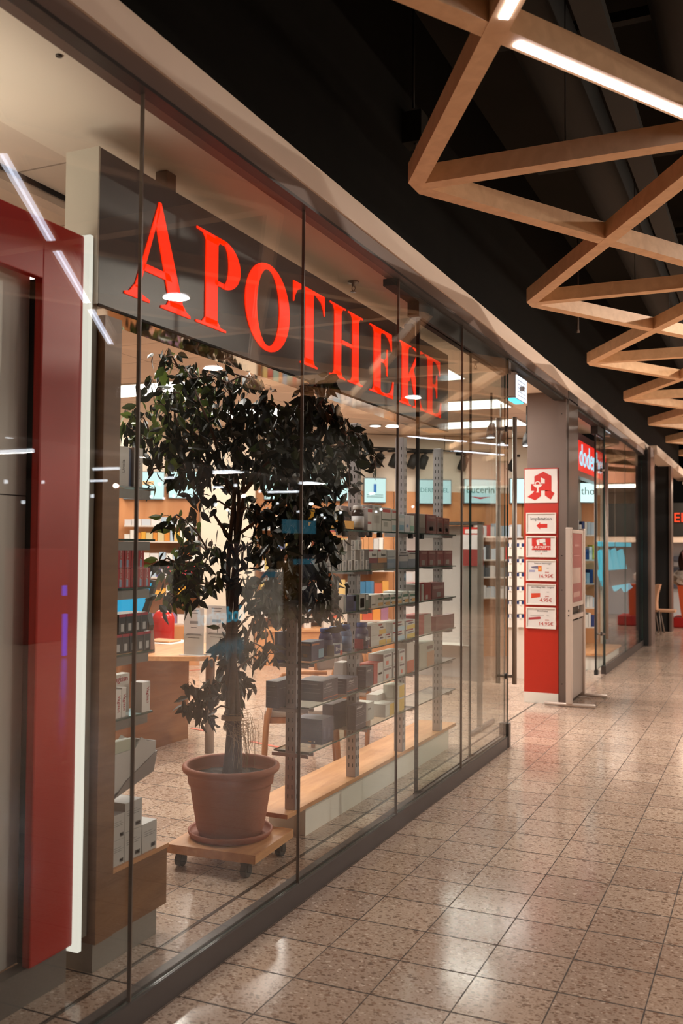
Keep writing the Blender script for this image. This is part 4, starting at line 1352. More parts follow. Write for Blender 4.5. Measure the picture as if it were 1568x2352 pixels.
cpos = []
for (px, py, rp, nl) in CL:
    off = random.uniform(-.10, .34)
    c = near_axis(px, py, off)
    sc = (c - EYE).length / FPX
    R = rp * sc
    cpos.append((c, R))
    for _ in range(int(nl * .80)):
        v = Vector((random.gauss(0, 1), random.gauss(0, 1), random.gauss(0, 1)))
        v = v.normalized() * (random.random() ** .45)
        p = c + Vector((v.x * R * 1.1, v.y * R * 1.1, v.z * R))
        if p.y > 4.40 and p.x > -2.50 and p.z < 2.40:   # between the pane and the shelving
            e_ = p - EYE
            p = EYE + e_ * (random.uniform(-2.17, -1.98) / e_.x)
        if p.x > -1.97:
            p.x = -1.97 - random.random() * .05
        if p.z > 2.40 and -2.56 < p.x < -2.19:      # keep clear of the hanging sign
            e_ = p - EYE
            p = EYE + e_ * ((-2.57 - random.random() * .1 if px < 620 else random.uniform(-2.18, -2.0)) / e_.x)
        dv = Vector((random.uniform(-.6, .6), random.uniform(-.6, .6), random.uniform(-1.3, .05)))
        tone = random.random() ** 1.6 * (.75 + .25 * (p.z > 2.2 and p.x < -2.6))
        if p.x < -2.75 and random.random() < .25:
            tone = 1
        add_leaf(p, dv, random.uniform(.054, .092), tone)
        if random.random() < .22:
            tw.tube([p, p.lerp(c, .5) + Vector((0, 0, .01)), c], [.0012, .0016, .002], M_TWIG, 4, cap=False)
me = bpy.data.meshes.new('foliage')
o0 = Vector(tree['_o'])
me.from_pydata([tuple(v - o0) for v in leaf_v], [], leaf_f)
me.materials.append(M_LEAF)
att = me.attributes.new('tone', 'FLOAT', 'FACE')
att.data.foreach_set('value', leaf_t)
fo = bpy.data.objects.new('foliage', me)
COL.objects.link(fo)
fo.parent = tree
# trunk: twisted stems
b = MB()
for s in range(3):
    pts, rs = [], []
    for k in range(15):
        f = k / 14
        z = .42 + f * 1.45
        tw_ = s * 2.1 + f * 5
        off = .024 * (1 - .45 * f) + (.006 if k == 0 else 0)
        pts.append((PC.x + .0 + math.cos(tw_) * off + .012 * math.sin(7 * f + s), PC.y + math.sin(tw_) * off, z))
        rs.append(.019 * (1 - .5 * f) + .012 * max(0, .2 - f) / .2)
    b.tube(pts, rs, M_BARK, 12)
b.build('trunk', tree)
b = MB()
conn = [trunk_pt(.55 + .1 * k) for k in range(14)]
for (c, R) in sorted(cpos, key=lambda q: (q[0].xy - PC.xy).length + .15 * q[0].z):
    a = min(conn, key=lambda q: (q - c).length + (.6 * max(0, q.z - c.z)))
    conn.append(c)
    m1 = a.lerp(c, .5) + Vector((random.uniform(-.02, .02), random.uniform(-.02, .02), .03))
    b.tube([a, m1, c], [.006, .0045, .003], M_TWIG, 6, cap=False)
for px0, py0, px1, py1, r in ((545, 1300, 490, 1180, .013), (545, 1250, 560, 1050, .012), (545, 1400, 640, 1280, .010), (525, 1130, 440, 880, .010), (530, 1090, 400, 960, .011), (560, 1130, 700, 960, .012), (560, 1480, 580, 1420, .009), (545, 1230, 700, 1120, .009)):
    a, c = near_axis(px0, py0), near_axis(px1, py1)
    b.tube([a, a.lerp(c, .5) + Vector((.01, .01, .02)), c], [r, r * .8, r * .5], M_TWIG, 8)
br_ = b.build('branches', tree)
tw.build('twigs', br_)
b = MB()
for k in range(70):
    a = random.uniform(0, 6.28)
    p = Vector((PC.x + .045 * math.cos(a), PC.y + .045 * math.sin(a), random.uniform(.62, .74)))
    q = p + Vector((random.uniform(.01, .10), random.uniform(-.03, .05), random.uniform(-.04, .03)))
    e = q + Vector((random.uniform(-.01, .02), random.uniform(-.02, .02), -random.uniform(.05, .22)))
    b.tube([p, q, q.lerp(e, .5) + Vector((.01, 0, 0)), e], .0009, M_ROOT, 4, cap=False)
for k in range(6):
    z = .70 + k * .004
    pts = [(PC.x + .052 * math.cos(a * .63), PC.y + .052 * math.sin(a * .63), z + .003 * math.sin(a)) for a in range(11)]
    b.tube(pts, .002, M_ROOT, 5, cap=False)
b.build('raffia_tie', tree)
for k, (px, py, c) in enumerate([(540, 2122, (70, 84, 56)), (540, 2020, (110, 84, 70)), (660, 2042, (60, 62, 46))]):
    p = at(px, py, 2, .008)
    m = MB()
    m.add([(p.x - .03, p.y, .004), (p.x, p.y - .012, .012), (p.x + .03, p.y, .006), (p.x, p.y + .014, .010)], [(0, 1, 2), (0, 2, 3)], cm(c))
    m.build('fallen_leaf', None, 'fallen leaf on the tiles, ' + ['green one near the rail', 'brown one in front of the trolley', 'small dark one at the glass joint'][k], 'leaf', 'fallen leaves')

# ================================================================== DESK area behind the plant
t = empty('counter_desk', (-4.3, 6.4, 0), 'brown laminate service desk with pale top behind the plant', 'desk')
MB().bbox(-4.42, -4.38, 5.7, 6.64, 0, .72, M_BRWN2, .003).build('side_panel', t)
MB().bbox(-5.3, -4.42, 6.60, 6.64, 0, .72, M_BRWN2, .003).build('back_panel', t)
MB().prism([(-5.4, 5.55), (-4.9, 5.52), (-3.86, 5.98), (-3.70, 6.15), (-3.74, 6.45), (-4.1, 6.85), (-5.4, 6.85)], M_BEECH, .728, .760, axis=2).build('desk_top', t)
MB().tube([(-3.93, 6.25, 0), (-3.93, 6.25, .728)], .035, M_ALU, 20).build('leg', t)
DT = .760
p = at(310, 1425, 1, 6.1)
t = empty('monitor', (-4.6, 6.1, DT), 'tilted monitor with bright blue screen behind the brown shelf unit', 'monitor')
b = MB()
a0, a1, a2, a3 = at(270, 1330, 1, 6.0), at(352, 1337, 1, 6.0), at(322, 1425, 1, 6.0), at(262, 1428, 1, 6.0)
def slab(pa, pb, pc, pd, thick, mat):
    m = MB()
    off = Vector((0, thick, 0))
    vs = [pa, pb, pc, pd, pa + off, pb + off, pc + off, pd + off]
    m.add(vs, [(3, 2, 1, 0), (4, 5, 6, 7), (0, 1, 5, 4), (1, 2, 6, 5), (2, 3, 7, 6), (3, 0, 4, 7)], mat)
    return m
slab(a0 + Vector((0, 0, .03)), a1 + Vector((.03, 0, .01)), a2 + Vector((.03, 0, -.02)), a3 + Vector((0, 0, -.03)), .03, M_BLACK).build('casing', t)
casing_ = COL.objects[-1]
slab(a0 + Vector((0, -.004, 0)), a1 + Vector((-.012, -.004, -.01)), a2 + Vector((-.012, -.004, .01)), a3 + Vector((0, -.004, 0)), .003, M_SCREEN).build('screen', casing_)
MB().bbox(a3.x + .02, a3.x + .12, 6.02, 6.12, DT, a3.z, M_BLACK).build('stand', t)
p = at(335, 1485, 1, 6.0)
t = empty('card_terminal', (p.x, 6.0, DT), 'brown upright handset cradle beside the blue monitor', 'terminal')
b = MB()
q0, q1 = at(327, 1408, 1, 6.0), at(345, 1487, 1, 6.0)
b.prism([(q0.x - .03, q0.z), (q0.x + .02, q0.z + .01), (q0.x + .055, q0.z - .06), (q1.x, DT + .03), (q1.x, DT), (q1.x - .06, DT)], cm((96, 66, 56)), 5.98, 6.06, axis=1)
b.build('cradle', t)
b = MB()
b.prism([(q0.x + .02, q0.z + .008), (q0.x + .05, q0.z - .0), (q0.x + .075, q0.z - .09), (q0.x + .06, q0.z - .14), (q0.x + .045, q0.z - .06)], M_BLACK, 5.99, 6.05, axis=1)
b.build('handset', t)
p = at(380, 1475, 2, DT)
t = empty('wooden_tray', (p.x, p.y, DT), 'flat light wooden money tray on the desk top', 'tray')
MB().bbox(p.x - .14, p.x + .09, p.y - .08, p.y + .10, DT + .006, DT + .02, M_BEECH, .004).build('tray', t)
MB().box(p.x - .20, p.x + .16, p.y - .16, p.y + .22, DT, DT + .004, cm((232, 222, 214))).build('paper_mat', None, 'white paper mat under the wooden tray on the desk', 'mat', org=(p.x, p.y, DT))
for k, (x0, x1, yt, Y) in enumerate([(422, 467, 1395, 6.05), (473, 520, 1390, 6.12)]):
    a, c = at(x0, 1488, 1, Y), at(x1, 1488, 1, Y)
    zt = at(x0, yt, 1, Y).z
    t = empty('leaflet_holder', ((a.x + c.x) / 2, Y, DT), 'clear upright holder with white leaflet on the desk, ' + ['left one', 'right one'][k], 'leaflet holder', 'leaflet holders on the desk')
    b = MB()
    b.box(a.x, c.x, Y, Y + .004, DT + .004, zt, cm((206, 194, 188)))
    tx = cm((96, 84, 84))
    wdt = c.x - a.x
    hh = zt - DT
    for v, l in ((.94, .5), (.88, .4), (.58, .3), (.44, .7), (.42, .8), (.36, .6)):
        b.box(a.x + wdt * (.5 - l / 2), a.x + wdt * (.5 + l / 2), Y - .0006, Y, DT + hh * v, DT + hh * v + .004, tx)
    for q in range(12):
        b.box(a.x + wdt * (.3 + .035 * q), a.x + wdt * (.3 + .035 * q + .02), Y - .0006, Y, DT + hh * .66, DT + hh * .72, tx)
    b.build('leaflet', t)
    MB().box(a.x - .002, c.x + .002, Y - .012, Y - .009, DT + .003, DT + hh * .45, M_GLASS, M_GLASS).build('pocket', t)
    MB().box(a.x - .01, c.x + .01, Y - .05, Y + .06, DT, DT + .003, cm((214, 204, 198)), None).build('foot', t)
# red domed bin behind
a, c = at(354, 1466, 1, 8.2), at(396, 1466, 1, 8.2)
r = (c.x - a.x) / 2
zt = at(375, 1398, 1, 8.2).z
t = empty('domed_bin', ((a.x + c.x) / 2, 8.2, 0), 'glossy red domed bin behind the desk', 'bin')
MB().lathe([(r, 0), (r, zt - r * 1.0)] + [(r * math.cos(math.radians(q)), zt - r * 1.0 + r * math.sin(math.radians(q))) for q in range(10, 90, 10)] + [(.01, zt)], ((a.x + c.x) / 2, 8.2, 0), pbr('gloss_red', srgb(196, 22, 14), .12, var=.04), 36).build('body', t)
MB().bbox((a.x + c.x) / 2 - r - .01, (a.x + c.x) / 2 - r + .02, 8.15, 8.2, zt - r * 1.9, zt - r * 1.6, M_BLACK).build('latch', t)

# ================================================================== chairs
def armchair(cx, cy, rz, label):
    t = empty('armchair', (0, 0, 0), label, 'chair', 'bentwood armchairs behind the shelving')
    t['_o'] = (0, 0, 0)
    cw = wood('chair_wood', srgb(176, 112, 66), srgb(200, 134, 84), (1, 1, 6), .4, 2)
    for sx, sy in ((-1, -1), (1, -1), (-1, 1), (1, 1)):
        m = MB()
        x0 = sx * .25
        if sy < 0:   # front leg sweeping up into the arm
            m.tube([(x0 * 1.06, -.25, 0), (x0 * 1.03, -.235, .35), (x0 * 1.02, -.20, .55), (x0 * 1.01, -.12, .645), (x0 * 1.01, .02, .665), (x0, .20, .66)], [.019, .02, .02, .019, .018, .016], cw, 10)
        else:
            m.tube([(x0 * .98, .27, 0), (x0 * .96, .235, .4), (x0 * .94, .25, .66), (x0 * .88, .29, .80)], [.018, .02, .019, .015], cw, 10)
        m.build('leg', t)
    m = MB()
    m.bbox(-.24, .24, -.22, .22, .385, .43, cw, .008)
    m.build('seat_frame', t)
    m = MB()
    m.bbox(-.25, .25, -.24, .23, .43, .475, cm((176, 160, 148), .9), .018)
    m.build('seat', t)
    m = MB()
    vs, fs = [], []
    n = 10
    for j, (z, w) in enumerate([(.60, .20), (.62, .215), (.78, .22), (.83, .19)]):
        for k in range(n + 1):
            u = -1 + 2 * k / n
            vs.append((u * w, .285 - .05 * (u * u) * 1 + (.02 if z > .7 else 0) - (.0), z + .03 * (1 - u * u)))
    for s in (0, 1):
        pass
    N_ = len(vs)
    vs2 = vs + [(v[0], v[1] + .03, v[2]) for v in vs]
    for j in range(3):
        for k in range(n):
            a = j * (n + 1) + k
            fs.append((a, a + 1, a + n + 2, a + n + 1))
            fs.append((N_ + a + n + 1, N_ + a + n + 2, N_ + a + 1, N_ + a))
    for k in range(n):
        fs.append((k + 1, k, N_ + k, N_ + k + 1))
        q = 3 * (n + 1) + k
        fs.append((q, q + 1, N_ + q + 1, N_ + q))
    for j in range(3):
        a = j * (n + 1)
        fs.append((a, a + n + 1, N_ + a + n + 1, N_ + a)); a += n
        fs.append((a + n + 1, a, N_ + a, N_ + a + n + 1))
    m.add(vs2, fs, cm((140, 124, 116), .9), True)
    m.build('backrest', t)
    t.location = (cx, cy, 0)
    t.rotation_euler = (0, 0, rz)
    return t


armchair(-3.02, 5.98, math.radians(-62), 'beech armchair with beige seat, nearer one behind the shelving')
armchair(-3.02, 7.0, math.radians(172), 'beech armchair with grey curved back, farther one behind the shelving')
# floor marking tape
for k, (a, c) in enumerate([((440, 1672), (480, 1680)), ((575, 1702), (640, 1716)), ((425, 1541), (470, 1537))]):
    p, q = at(*a, 2, .003), at(*c, 2, .003)
    d = (q - p).normalized() * .0
    n_ = Vector((-(q - p).y, (q - p).x, 0)).normalized() * .02
    MB().add([p - n_, q - n_, q + n_, p + n_], [(0, 1, 2, 3)], cm((206, 96, 70))).build('floor_tape', None, 'strip of red orange tape on the shop floor, ' + ['beside the table leg', 'left of the chair', 'farther back by the desk edge'][k], 'tape', 'red tape strips on the floor')
# pipe end lying on floor behind shelving
p = at(890, 1697, 2, .02)
MB().tube([(p.x - .03, p.y - .01, .022), (p.x + .30, p.y + .25, .022)], .02, cm((130, 118, 108), .4, .5), 12).build('stand_foot', None, 'grey metal tube foot on the floor behind the shelving', 'stand foot', org=(p.x, p.y, 0))

# ================================================================== REAR WALL of the shop
WL = EYE + (_fw + _r * ((250 - 784) / FPX)) * 12.9
WR = EYE + (_fw + _r * ((1360 - 784) / FPX)) * 14.2
WE = Vector((WR.x - WL.x, WR.y - WL.y, 0)).normalized()
WN = Vector((WE.y, -WE.x, 0))          # towards the camera side


def wl(px, py, off=0.0):
    return atp(px, py, Vector((WL.x, WL.y, 0)) + WN * off, WN)


def wall_slab(px0, px1, z0, z1, off0, off1, mat, name, parent=None, **kw):
    """board parallel to the rear wall between two picture columns"""
    a, c = wl(px0, 1200, off1), wl(px1, 1200, off1)
    m = MB()
    pa, pc = Vector((a.x, a.y, 0)), Vector((c.x, c.y, 0))
    th = WN * (off1 - off0)
    Z0, Z1 = Vector((0, 0, z0)), Vector((0, 0, z1))
    vs = [pa - th + Z0, pc - th + Z0, pc + Z0, pa + Z0, pa - th + Z1, pc - th + Z1, pc + Z1, pa + Z1]
    m.add(vs, [(3, 2, 1, 0)[::-1], (4, 5, 6, 7)[::-1], (3, 2, 6, 7), (2, 1, 5, 6), (1, 0, 4, 5), (0, 3, 7, 4)], mat)
    org = None if parent is not None else (pa.x, pa.y, z0)
    return m.build(name, parent, org=org, **kw)


def zw(py, off=0.0, px=700):
    return wl(px, py, off).z


o = wall_slab(150, 1385, 0, CZ, -.12, 0, M_CREAM, 'wall_rear', kind='structure')
woodw = wood('wall_beech', srgb(198, 134, 86), srgb(212, 150, 102), (1, 1, 8), .45, .6)
t0 = empty('wall_cladding', WL, 'orange beech wall cladding behind the product shelves', 'cladding')
for a, c in ((240, 460), (588, 700), (700, 905), (905, 1060), (1060, 1200), (1200, 1380)):
    wall_slab(a, c - 2, .0, zw(1125), 0.002, .03, woodw, 'panel', t0)
# light boxes with lettering
LB = [(282, 376, 1082, 1147, '', None), (386, 462, 1082, 1145, '', None), (606, 668, 1085, 1148, '', None), (690, 805, 1086, 1150, 'ROCHE', (90, 130, 120)), (836, 886, 1097, 1155, 'i', None), (959, 1036, 1101, 1158, 'DERMASEL', (90, 150, 150)), (1066, 1140, 1100, 1157, 'Eucerin', (50, 120, 100)), (1172, 1270, 1099, 1157, 'Vichy', (110, 140, 140)), (1322, 1366, 1108, 1155, 'ntho', (110, 150, 150))]
for k, (a, c, y0, y1, s, col) in enumerate(LB):
    z1_, z0_ = wl((a + c) / 2, y0, .12).z, wl((a + c) / 2, y1, .12).z
    t = empty('light_box', wl((a + c) / 2, y1, .1), 'pale cyan illuminated brand light box, %s from the left on the rear wall' % ORD[k], 'light box', 'illuminated light boxes on the rear wall')
    wall_slab(a, c, z0_, z1_, .03, .10, cm((120, 124, 126), .4, .4), 'casing', t)
    lf_ = wall_slab(a + 1, c - 1, z0_ + .012, z1_ - .012, .10, .112, M_LBOX, 'lit_face', t)
    m = MB()
    og = wl((a + c) / 2, (y0 + y1) / 2 - 3, .114)
    if len(s) > 1:
        text_mesh(m, s, {'Eucerin': .145, 'ROCHE': .15, 'ntho': .16}.get(s, .09), cm(col), og + (WE * .15 if s == 'ROCHE' else WE * 0), WE, (0, 0, 1), ext=.002)
        if s == 'Eucerin':
            g = og + Vector((0, 0, -.105))
            m.add([g - WE * .16 + Vector((0, 0, .01)), g + Vector((0, 0, -.03)), g + WE * .16 + Vector((0, 0, .01)), g + Vector((0, 0, .0))], [(0, 1, 2, 3)], cm((206, 40, 50)))
    elif s == 'i':
        m.add([og + WE * u + Vector((0, 0, v)) for u, v in ((-.02, -.05), (.02, -.05), (.02, .07), (-.02, .07))], [(0, 1, 2, 3)], cm((20, 110, 200)))
        for v in (-.09, -.12):
            m.add([og + WE * u + Vector((0, 0, v + q)) for u, q in ((-.12, 0), (.12, 0), (.12, .01), (-.12, .01))], [(0, 1, 2, 3)], cm((120, 160, 160)))
    else:
        cc = [(230, 200, 150), (60, 170, 210), (150, 190, 190)][k % 3]
        m.add([og + WE * u + Vector((0, 0, v)) for u, v in ((-.18, -.01), (.14, -.01), (.14, .04), (-.18, .04))], [(0, 1, 2, 3)], cm(cc))
    m.build('lettering', lf_)
# cream pier between the bays
wall_slab(462, 585, 0, CZ, 0, .35, M_CREAM, 'wall_pier', kind='structure')

PAL = [(224, 220, 216), (210, 206, 204), (226, 222, 218), (170, 190, 200), (110, 140, 170), (204, 180, 110), (190, 80, 70), (210, 150, 100), (240, 236, 230), (140, 170, 160), (80, 84, 116), (200, 190, 180)]
OR_ = [(230, 170, 60), (220, 140, 50), (214, 196, 150), (230, 180, 80), (240, 236, 228)]
WH = [(232, 228, 226), (220, 216, 216), (206, 212, 220), (236, 232, 226), (180, 200, 216)]


def wall_shelf(bay, a, c, py, cols, wpx=(10, 20), hpx=(16, 26), off=.06, dep=.28, shelfmat=None, what='pack'):
    """one shelf on the rear wall with a row of goods, each goods item an object"""
    z = zw(py, off + dep, (a + c) / 2)
    wall_slab(a, c, z - .02, z, off, off + dep, shelfmat or cm((226, 214, 204), .3), 'wall_shelf', None, label='%s on the rear wall %s' % (bay[1], bay[0]), cat='shelf', group='shelves on the rear wall')
    px = a + 1
    n_ = 0
    while px < c - 6:
        w = random.uniform(*wpx)
        if px + w > c:
            break
        h = random.uniform(*hpx)
        z1 = zw(py - h, off + dep, px)
        wall_slab(px, px + w - 1, z + .0005, z1, off + dep * .35, off + dep * .95, cm(random.choice(cols), .5), 'carton', None,
                  label='%s, %s from left on %s %s' % (what, ORD[n_], bay[1], bay[0]), cat='box', group='goods on the %s, bay %s' % (bay[1], bay[0]))
        n_ += 1
        px += w


BA = 'at the left'
wall_shelf((BA, 'top shelf'), 285, 460, 1207, WH, (16, 24), (14, 20), what='white box')
wall_shelf((BA, 'second shelf'), 285, 460, 1243, OR_ + WH, (9, 16), (16, 26), what='white or yellow pack')
wall_shelf((BA, 'third shelf'), 285, 460, 1285, WH + [(226, 120, 60)], (14, 22), (14, 22), what='white box')
wall_shelf((BA, 'fourth shelf'), 285, 460, 1325, WH + [(90, 90, 160), (206, 60, 70)], (10, 20), (16, 26), what='coloured pack')
wall_shelf((BA, 'fifth shelf'), 320, 460, 1367, OR_, (12, 22), (10, 22), what='yellow pack')
wall_shelf((BA, 'low shelf'), 330, 460, 1432, [(80, 170, 220), (236, 232, 228), (150, 120, 160)], (14, 26), (18, 26), what='blue or white pack')
BB = 'behind the plant'
for s, py in (('top shelf', 1215), ('second shelf', 1262), ('third shelf', 1310), ('fourth shelf', 1362), ('fifth shelf', 1415)):
    wall_shelf((BB, s), 600, 720, py, PAL, (7, 14), (18, 34), what='coloured pack')
BC = 'behind the glass shelving'
wall_shelf((BC, 'top shelf'), 722, 905, 1262, PAL, (9, 16), (20, 34), what='pack')
wall_shelf((BC, 'second shelf'), 722, 905, 1310, WH, (10, 18), (20, 30), what='white pack')
wall_shelf((BC, 'third shelf'), 722, 905, 1372, [(60, 120, 160), (222, 160, 80), (180, 84, 54), (226, 222, 216), (224, 190, 120)], (13, 20), (30, 42), what='large coloured bag')
wall_shelf((BC, 'low shelf'), 722, 905, 1425, [(232, 150, 60), (160, 110, 140), (224, 212, 200), (206, 80, 50)], (14, 24), (24, 36), what='coloured bag')
BD = 'beside the entrance'
wall_shelf((BD, 'top shelf'), 1090, 1200, 1232, WH + [(206, 60, 50)], (6, 10), (22, 32), what='white bottle')
wall_shelf((BD, 'second shelf'), 1090, 1200, 1285, WH + [(206, 40, 40), (60, 60, 66)], (8, 14), (18, 34), what='white or red pack')
wall_shelf((BD, 'third shelf'), 1090, 1200, 1325, [(70, 74, 80), (110, 120, 124), (210, 206, 204)], (8, 14), (18, 28), what='grey pack')
wall_shelf((BD, 'fourth shelf'), 1090, 1200, 1372, WH, (7, 13), (18, 28), what='white pack')
BE = 'right of the dark pillar'
for s, py in (('top shelf', 1228), ('second shelf', 1285), ('third shelf', 1340), ('fourth shelf', 1395), ('fifth shelf', 1440)):
    wall_shelf((BE, s), 1322, 1368, py, WH + [(40, 60, 120), (200, 190, 60)], (6, 10), (22, 36), what='white and blue pack')
# low wooden plinth cabinets along the rear wall
t = empty('low_cabinet', wl(700, 1480, .6), 'long low beech cabinet along the rear wall behind the shelving', 'cabinet')
zc = zw(1446, .75, 700)
wall_slab(594, 905, 0, zc - .03, .03, .72, woodw, 'body', t)
wall_slab(592, 910, zc - .03, zc, .03, .75, M_BEECH, 'top', t)
t = empty('low_cabinet', wl(360, 1480, .6), 'low beech cabinet with drawers at the left of the rear wall', 'cabinet')
zc2 = zw(1440, .6, 350)
wall_slab(290, 462, 0, zc2, .03, .55, woodw, 'body', t)
for q in range(3):
    wall_slab(322, 352, zc2 * (q + 1) / 4, zc2 * (q + 1) / 4 + .012, .55, .56, cm((240, 214, 180)), 'drawer_gap', t)
for k, px in enumerate((640, 672, 700, 745, 775)):
    wall_slab(px, px + 16, zc + .0005, zc + random.uniform(.10, .16), .3, .5, cm(random.choice([(224, 216, 206), (226, 222, 216), (206, 60, 50), (236, 220, 190)]), .5), 'jar_box', None,
              label='pale pack on the long low cabinet, %s from the left' % ORD[k], cat='box', group='packs on the long low cabinet')

# gondola in the middle of the shop, seen behind the shelving
Yg = 11.2
def front_box(px0, px1, pyt, pyb, Y, th, mat, name, parent=None, floor=False, **kw):
    a, c = at(px0, pyt, 1, Y), at(px1, pyb, 1, Y)
    z0 = 0 if floor else c.z
    m = MB().box(a.x, c.x, Y, Y + th, z0, a.z, mat)
    return m.build(name, parent, org=None if parent is not None else (a.x, Y, z0), **kw)


t = empty('gondola_shelf', at(1000, 1480, 1, Yg), 'grey white gondola shelf rack in the middle of the shop', 'shelf rack')
front_box(908, 1078, 1208, 1500, Yg, .05, cm((206, 196, 192), .5), 'back_panel', t, floor=True)
front_box(866, 1096, 1199, 1205, Yg - .25, .3, cm((90, 84, 80), .4, .4), 'top_bar', t)
front_box(1078, 1084, 1203, 1500, Yg - .2, .04, cm((80, 76, 72), .4, .4), 'post', t, floor=True)
front_box(908, 1080, 1475, 1484, Yg - .3, .3, M_WHITE, 'base_shelf', t)
t = empty('promotion_display', at(1110, 1400, 1, 10.9), 'red and white cardboard display next to the gondola rack', 'display')
front_box(1063, 1108, 1211, 1228, 10.9, .04, cm((206, 52, 40)), 'header', t)
front_box(1063, 1108, 1228, 1262, 10.9, .04, cm((226, 218, 216)), 'panel', t)
front_box(1063, 1108, 1262, 1300, 10.9, .04, cm((150, 60, 56)), 'lower_panel', t)
front_box(1068, 1103, 1216, 1225, 10.897, .003, cm((240, 230, 226)), 'emblem', t)
front_box(1063, 1108, 1300, 1470, 10.92, .04, cm((150, 140, 132)), 'column', t, floor=True)
t = empty('security_gate', at(1115, 1700, 1, 8.8), 'slim grey anti-theft gate post behind the glass door leaf', 'security gate')
front_box(1096, 1104, 1205, 1700, 8.0, .05, cm((150, 140, 130), .4, .2), 'post', t, floor=True)
b = MB()
b.tube([(at(1100, 1500, 1, 8.0).x, 7.75, .02), (at(1100, 1500, 1, 8.0).x, 8.45, .02)], .02, cm((120, 110, 104), .4, .3), 10)
b.build('foot', t)

# rack of hanging packs between handle and red board
t = empty('hook_rack', at(1190, 1450, 1, 11.4), 'white perforated rack of hanging packs beside the red board', 'rack')
front_box(1168, 1215, 1240, 1520, 11.42, .03, cm((228, 214, 200)), 'back_panel', t, floor=True)
k = 0
for row, py in enumerate((1262, 1298, 1330, 1362, 1394, 1425)):
    for c_, px in enumerate((1163, 1186)):
        o = empty('hanging_pack', at(px + 9, py, 1, 11.38), 'white pack with navy header hanging in row %s, %s column of the rack' % (ORD[row], ['left', 'right'][c_]), 'pack', 'packs on the hook rack')
        front_box(px, px + 17, py - 14, py - 6, 11.38, .02, cm((28, 48, 100)), 'header', o)
        front_box(px + 1, px + 16, py - 6, py + 16, 11.37, .035, cm((236, 226, 214)), 'bag', o)
        front_box(px + 6, px + 11, py - 14, py - 4, 11.36, .012, cm((236, 232, 228)), 'clip', o)

# ================================================================== SECOND SHOP ENTRANCE and beyond
t = empty('name_sign', (-2.3, 13.4, 2.8), 'grey hanging sign with red band and pale blue letters past the pillar', 'sign')
MB().box(-2.42, -2.30, 11.2, 14.85, 2.53, 3.10, cm((112, 102, 108), .3)).build('housing', t)
MB().box(-2.30, -2.294, 11.2, 14.8, 2.60, 3.00, emit('red_band_glow', (.80, .02, .01, 1), .9)).build('red_band', t)
m = MB()
text_mesh(m, 'dodenhof', .42, emit('letter_blue', (.45, .80, .95, 1), .95), (-2.2935, 13.55, 2.80), (0, 1, 0), (0, 0, 1), ext=.004, xs=1.22)
m.build('lettering', t)
for x in (GX - .045, ):
    lf = glass_leaf('sliding_door', GX - .045, 11.85, 12.45, .10, 2.98, 'black edged glass door leaf at the second doorway with steel handles', (True, True))
    handle(lf, GX - .0, 12.0, .47, 2.64, .02)
b = MB()
b.box(GX - .10, GX - .016, 11.85, 15.3, 2.99, 3.09, M_BLACK)
b.box(GX - .09, GX + .0, 10.28, 11.85, 3.08, 3.115, M_BLACK)
b.build('track_housing', None, 'black sliding track above the second doorway', 'door track')
MB().box(GX - .08, GX - .02, 12.6, 12.95, 3.11, 3.115, M_LBOXW).build('track_lamp', None, 'thin bright lamp strip above the second doorway track', 'lamp', org=(0, 0, 0))
MB().box(-2.45, -1.97, 12.6, 14.0, .19, .215, M_BEECH).build('display_ledge', None, 'low beech ledge behind the second shop window', 'ledge', org=(-2.2, 14, .19))
MB().box(-2.44, -2.0, 12.65, 14.0, 0, .19, M_WHITE).build('ledge_base', None, 'white plinth under the beech ledge of the second window', 'plinth', org=(-2.2, 14, 0))
# divider wall and pale roller blind behind second window
MB().box(-2.62, -2.58, 12.9, 16.1, .0, CZ, cm((150, 138, 124), .7)).build('wall_partition', kind='structure')
# cyan cloth shapes, their lit look put in as emission
t = empty('glowing_cloths', (-2.2, 14, 1.3), 'bright cyan self-glowing cloth shapes behind the second shop window', 'display')
for k, (px0, px1, y0, y1) in enumerate([(1374, 1384, 1268, 1310), (1390, 1402, 1266, 1312), (1404, 1418, 1264, 1314), (1419, 1436, 1266, 1318), (1420, 1448, 1335, 1352), (1398, 1425, 1318, 1350), (1372, 1398, 1312, 1340)]):
    a, c = at(px0, y0, 0, -2.15), at(px1, y1, 0, -2.15)
    m = MB()
    m.prism([(a.y, a.z), ((a.y + c.y) / 2, a.z + .03), (c.y + .1, c.z + .02), ((a.y + c.y) / 2, c.z - .03)], emit('cyan_cloth_glow', (.05, .62, .78, 1), .8), -2.17, -2.13)
    m.build('cloth', t)
a, c = at(1372, 1243, 0, -2.2), at(1448, 1256, 0, -2.2)
m = MB()
m.box(-2.21, -2.19, a.y, c.y, c.z, a.z, emit('cyan_cloth_glow', (.05, .62, .78, 1), .8))
m.build('glowing_bar', t)
m = MB()
a, c = at(1396, 1310, 0, -2.1), at(1450, 1338, 0, -2.1)
m.prism([(a.y, a.z), (c.y - .2, a.z - .02), (c.y, (a.z + c.z) / 2), (c.y - .4, c.z), (a.y + .2, c.z + .02)], cm((64, 60, 58)), -2.12, -2.08)
m.build('dark_hat', t)
for px in (1380, 1412, 1436):
    a = at(px, 1262, 0, -2.15)
    MB().tube([(-2.15, a.y, 1.0), (-2.15, a.y, CZ)], .006, M_ALU, 6).build('hanging_rod', t)
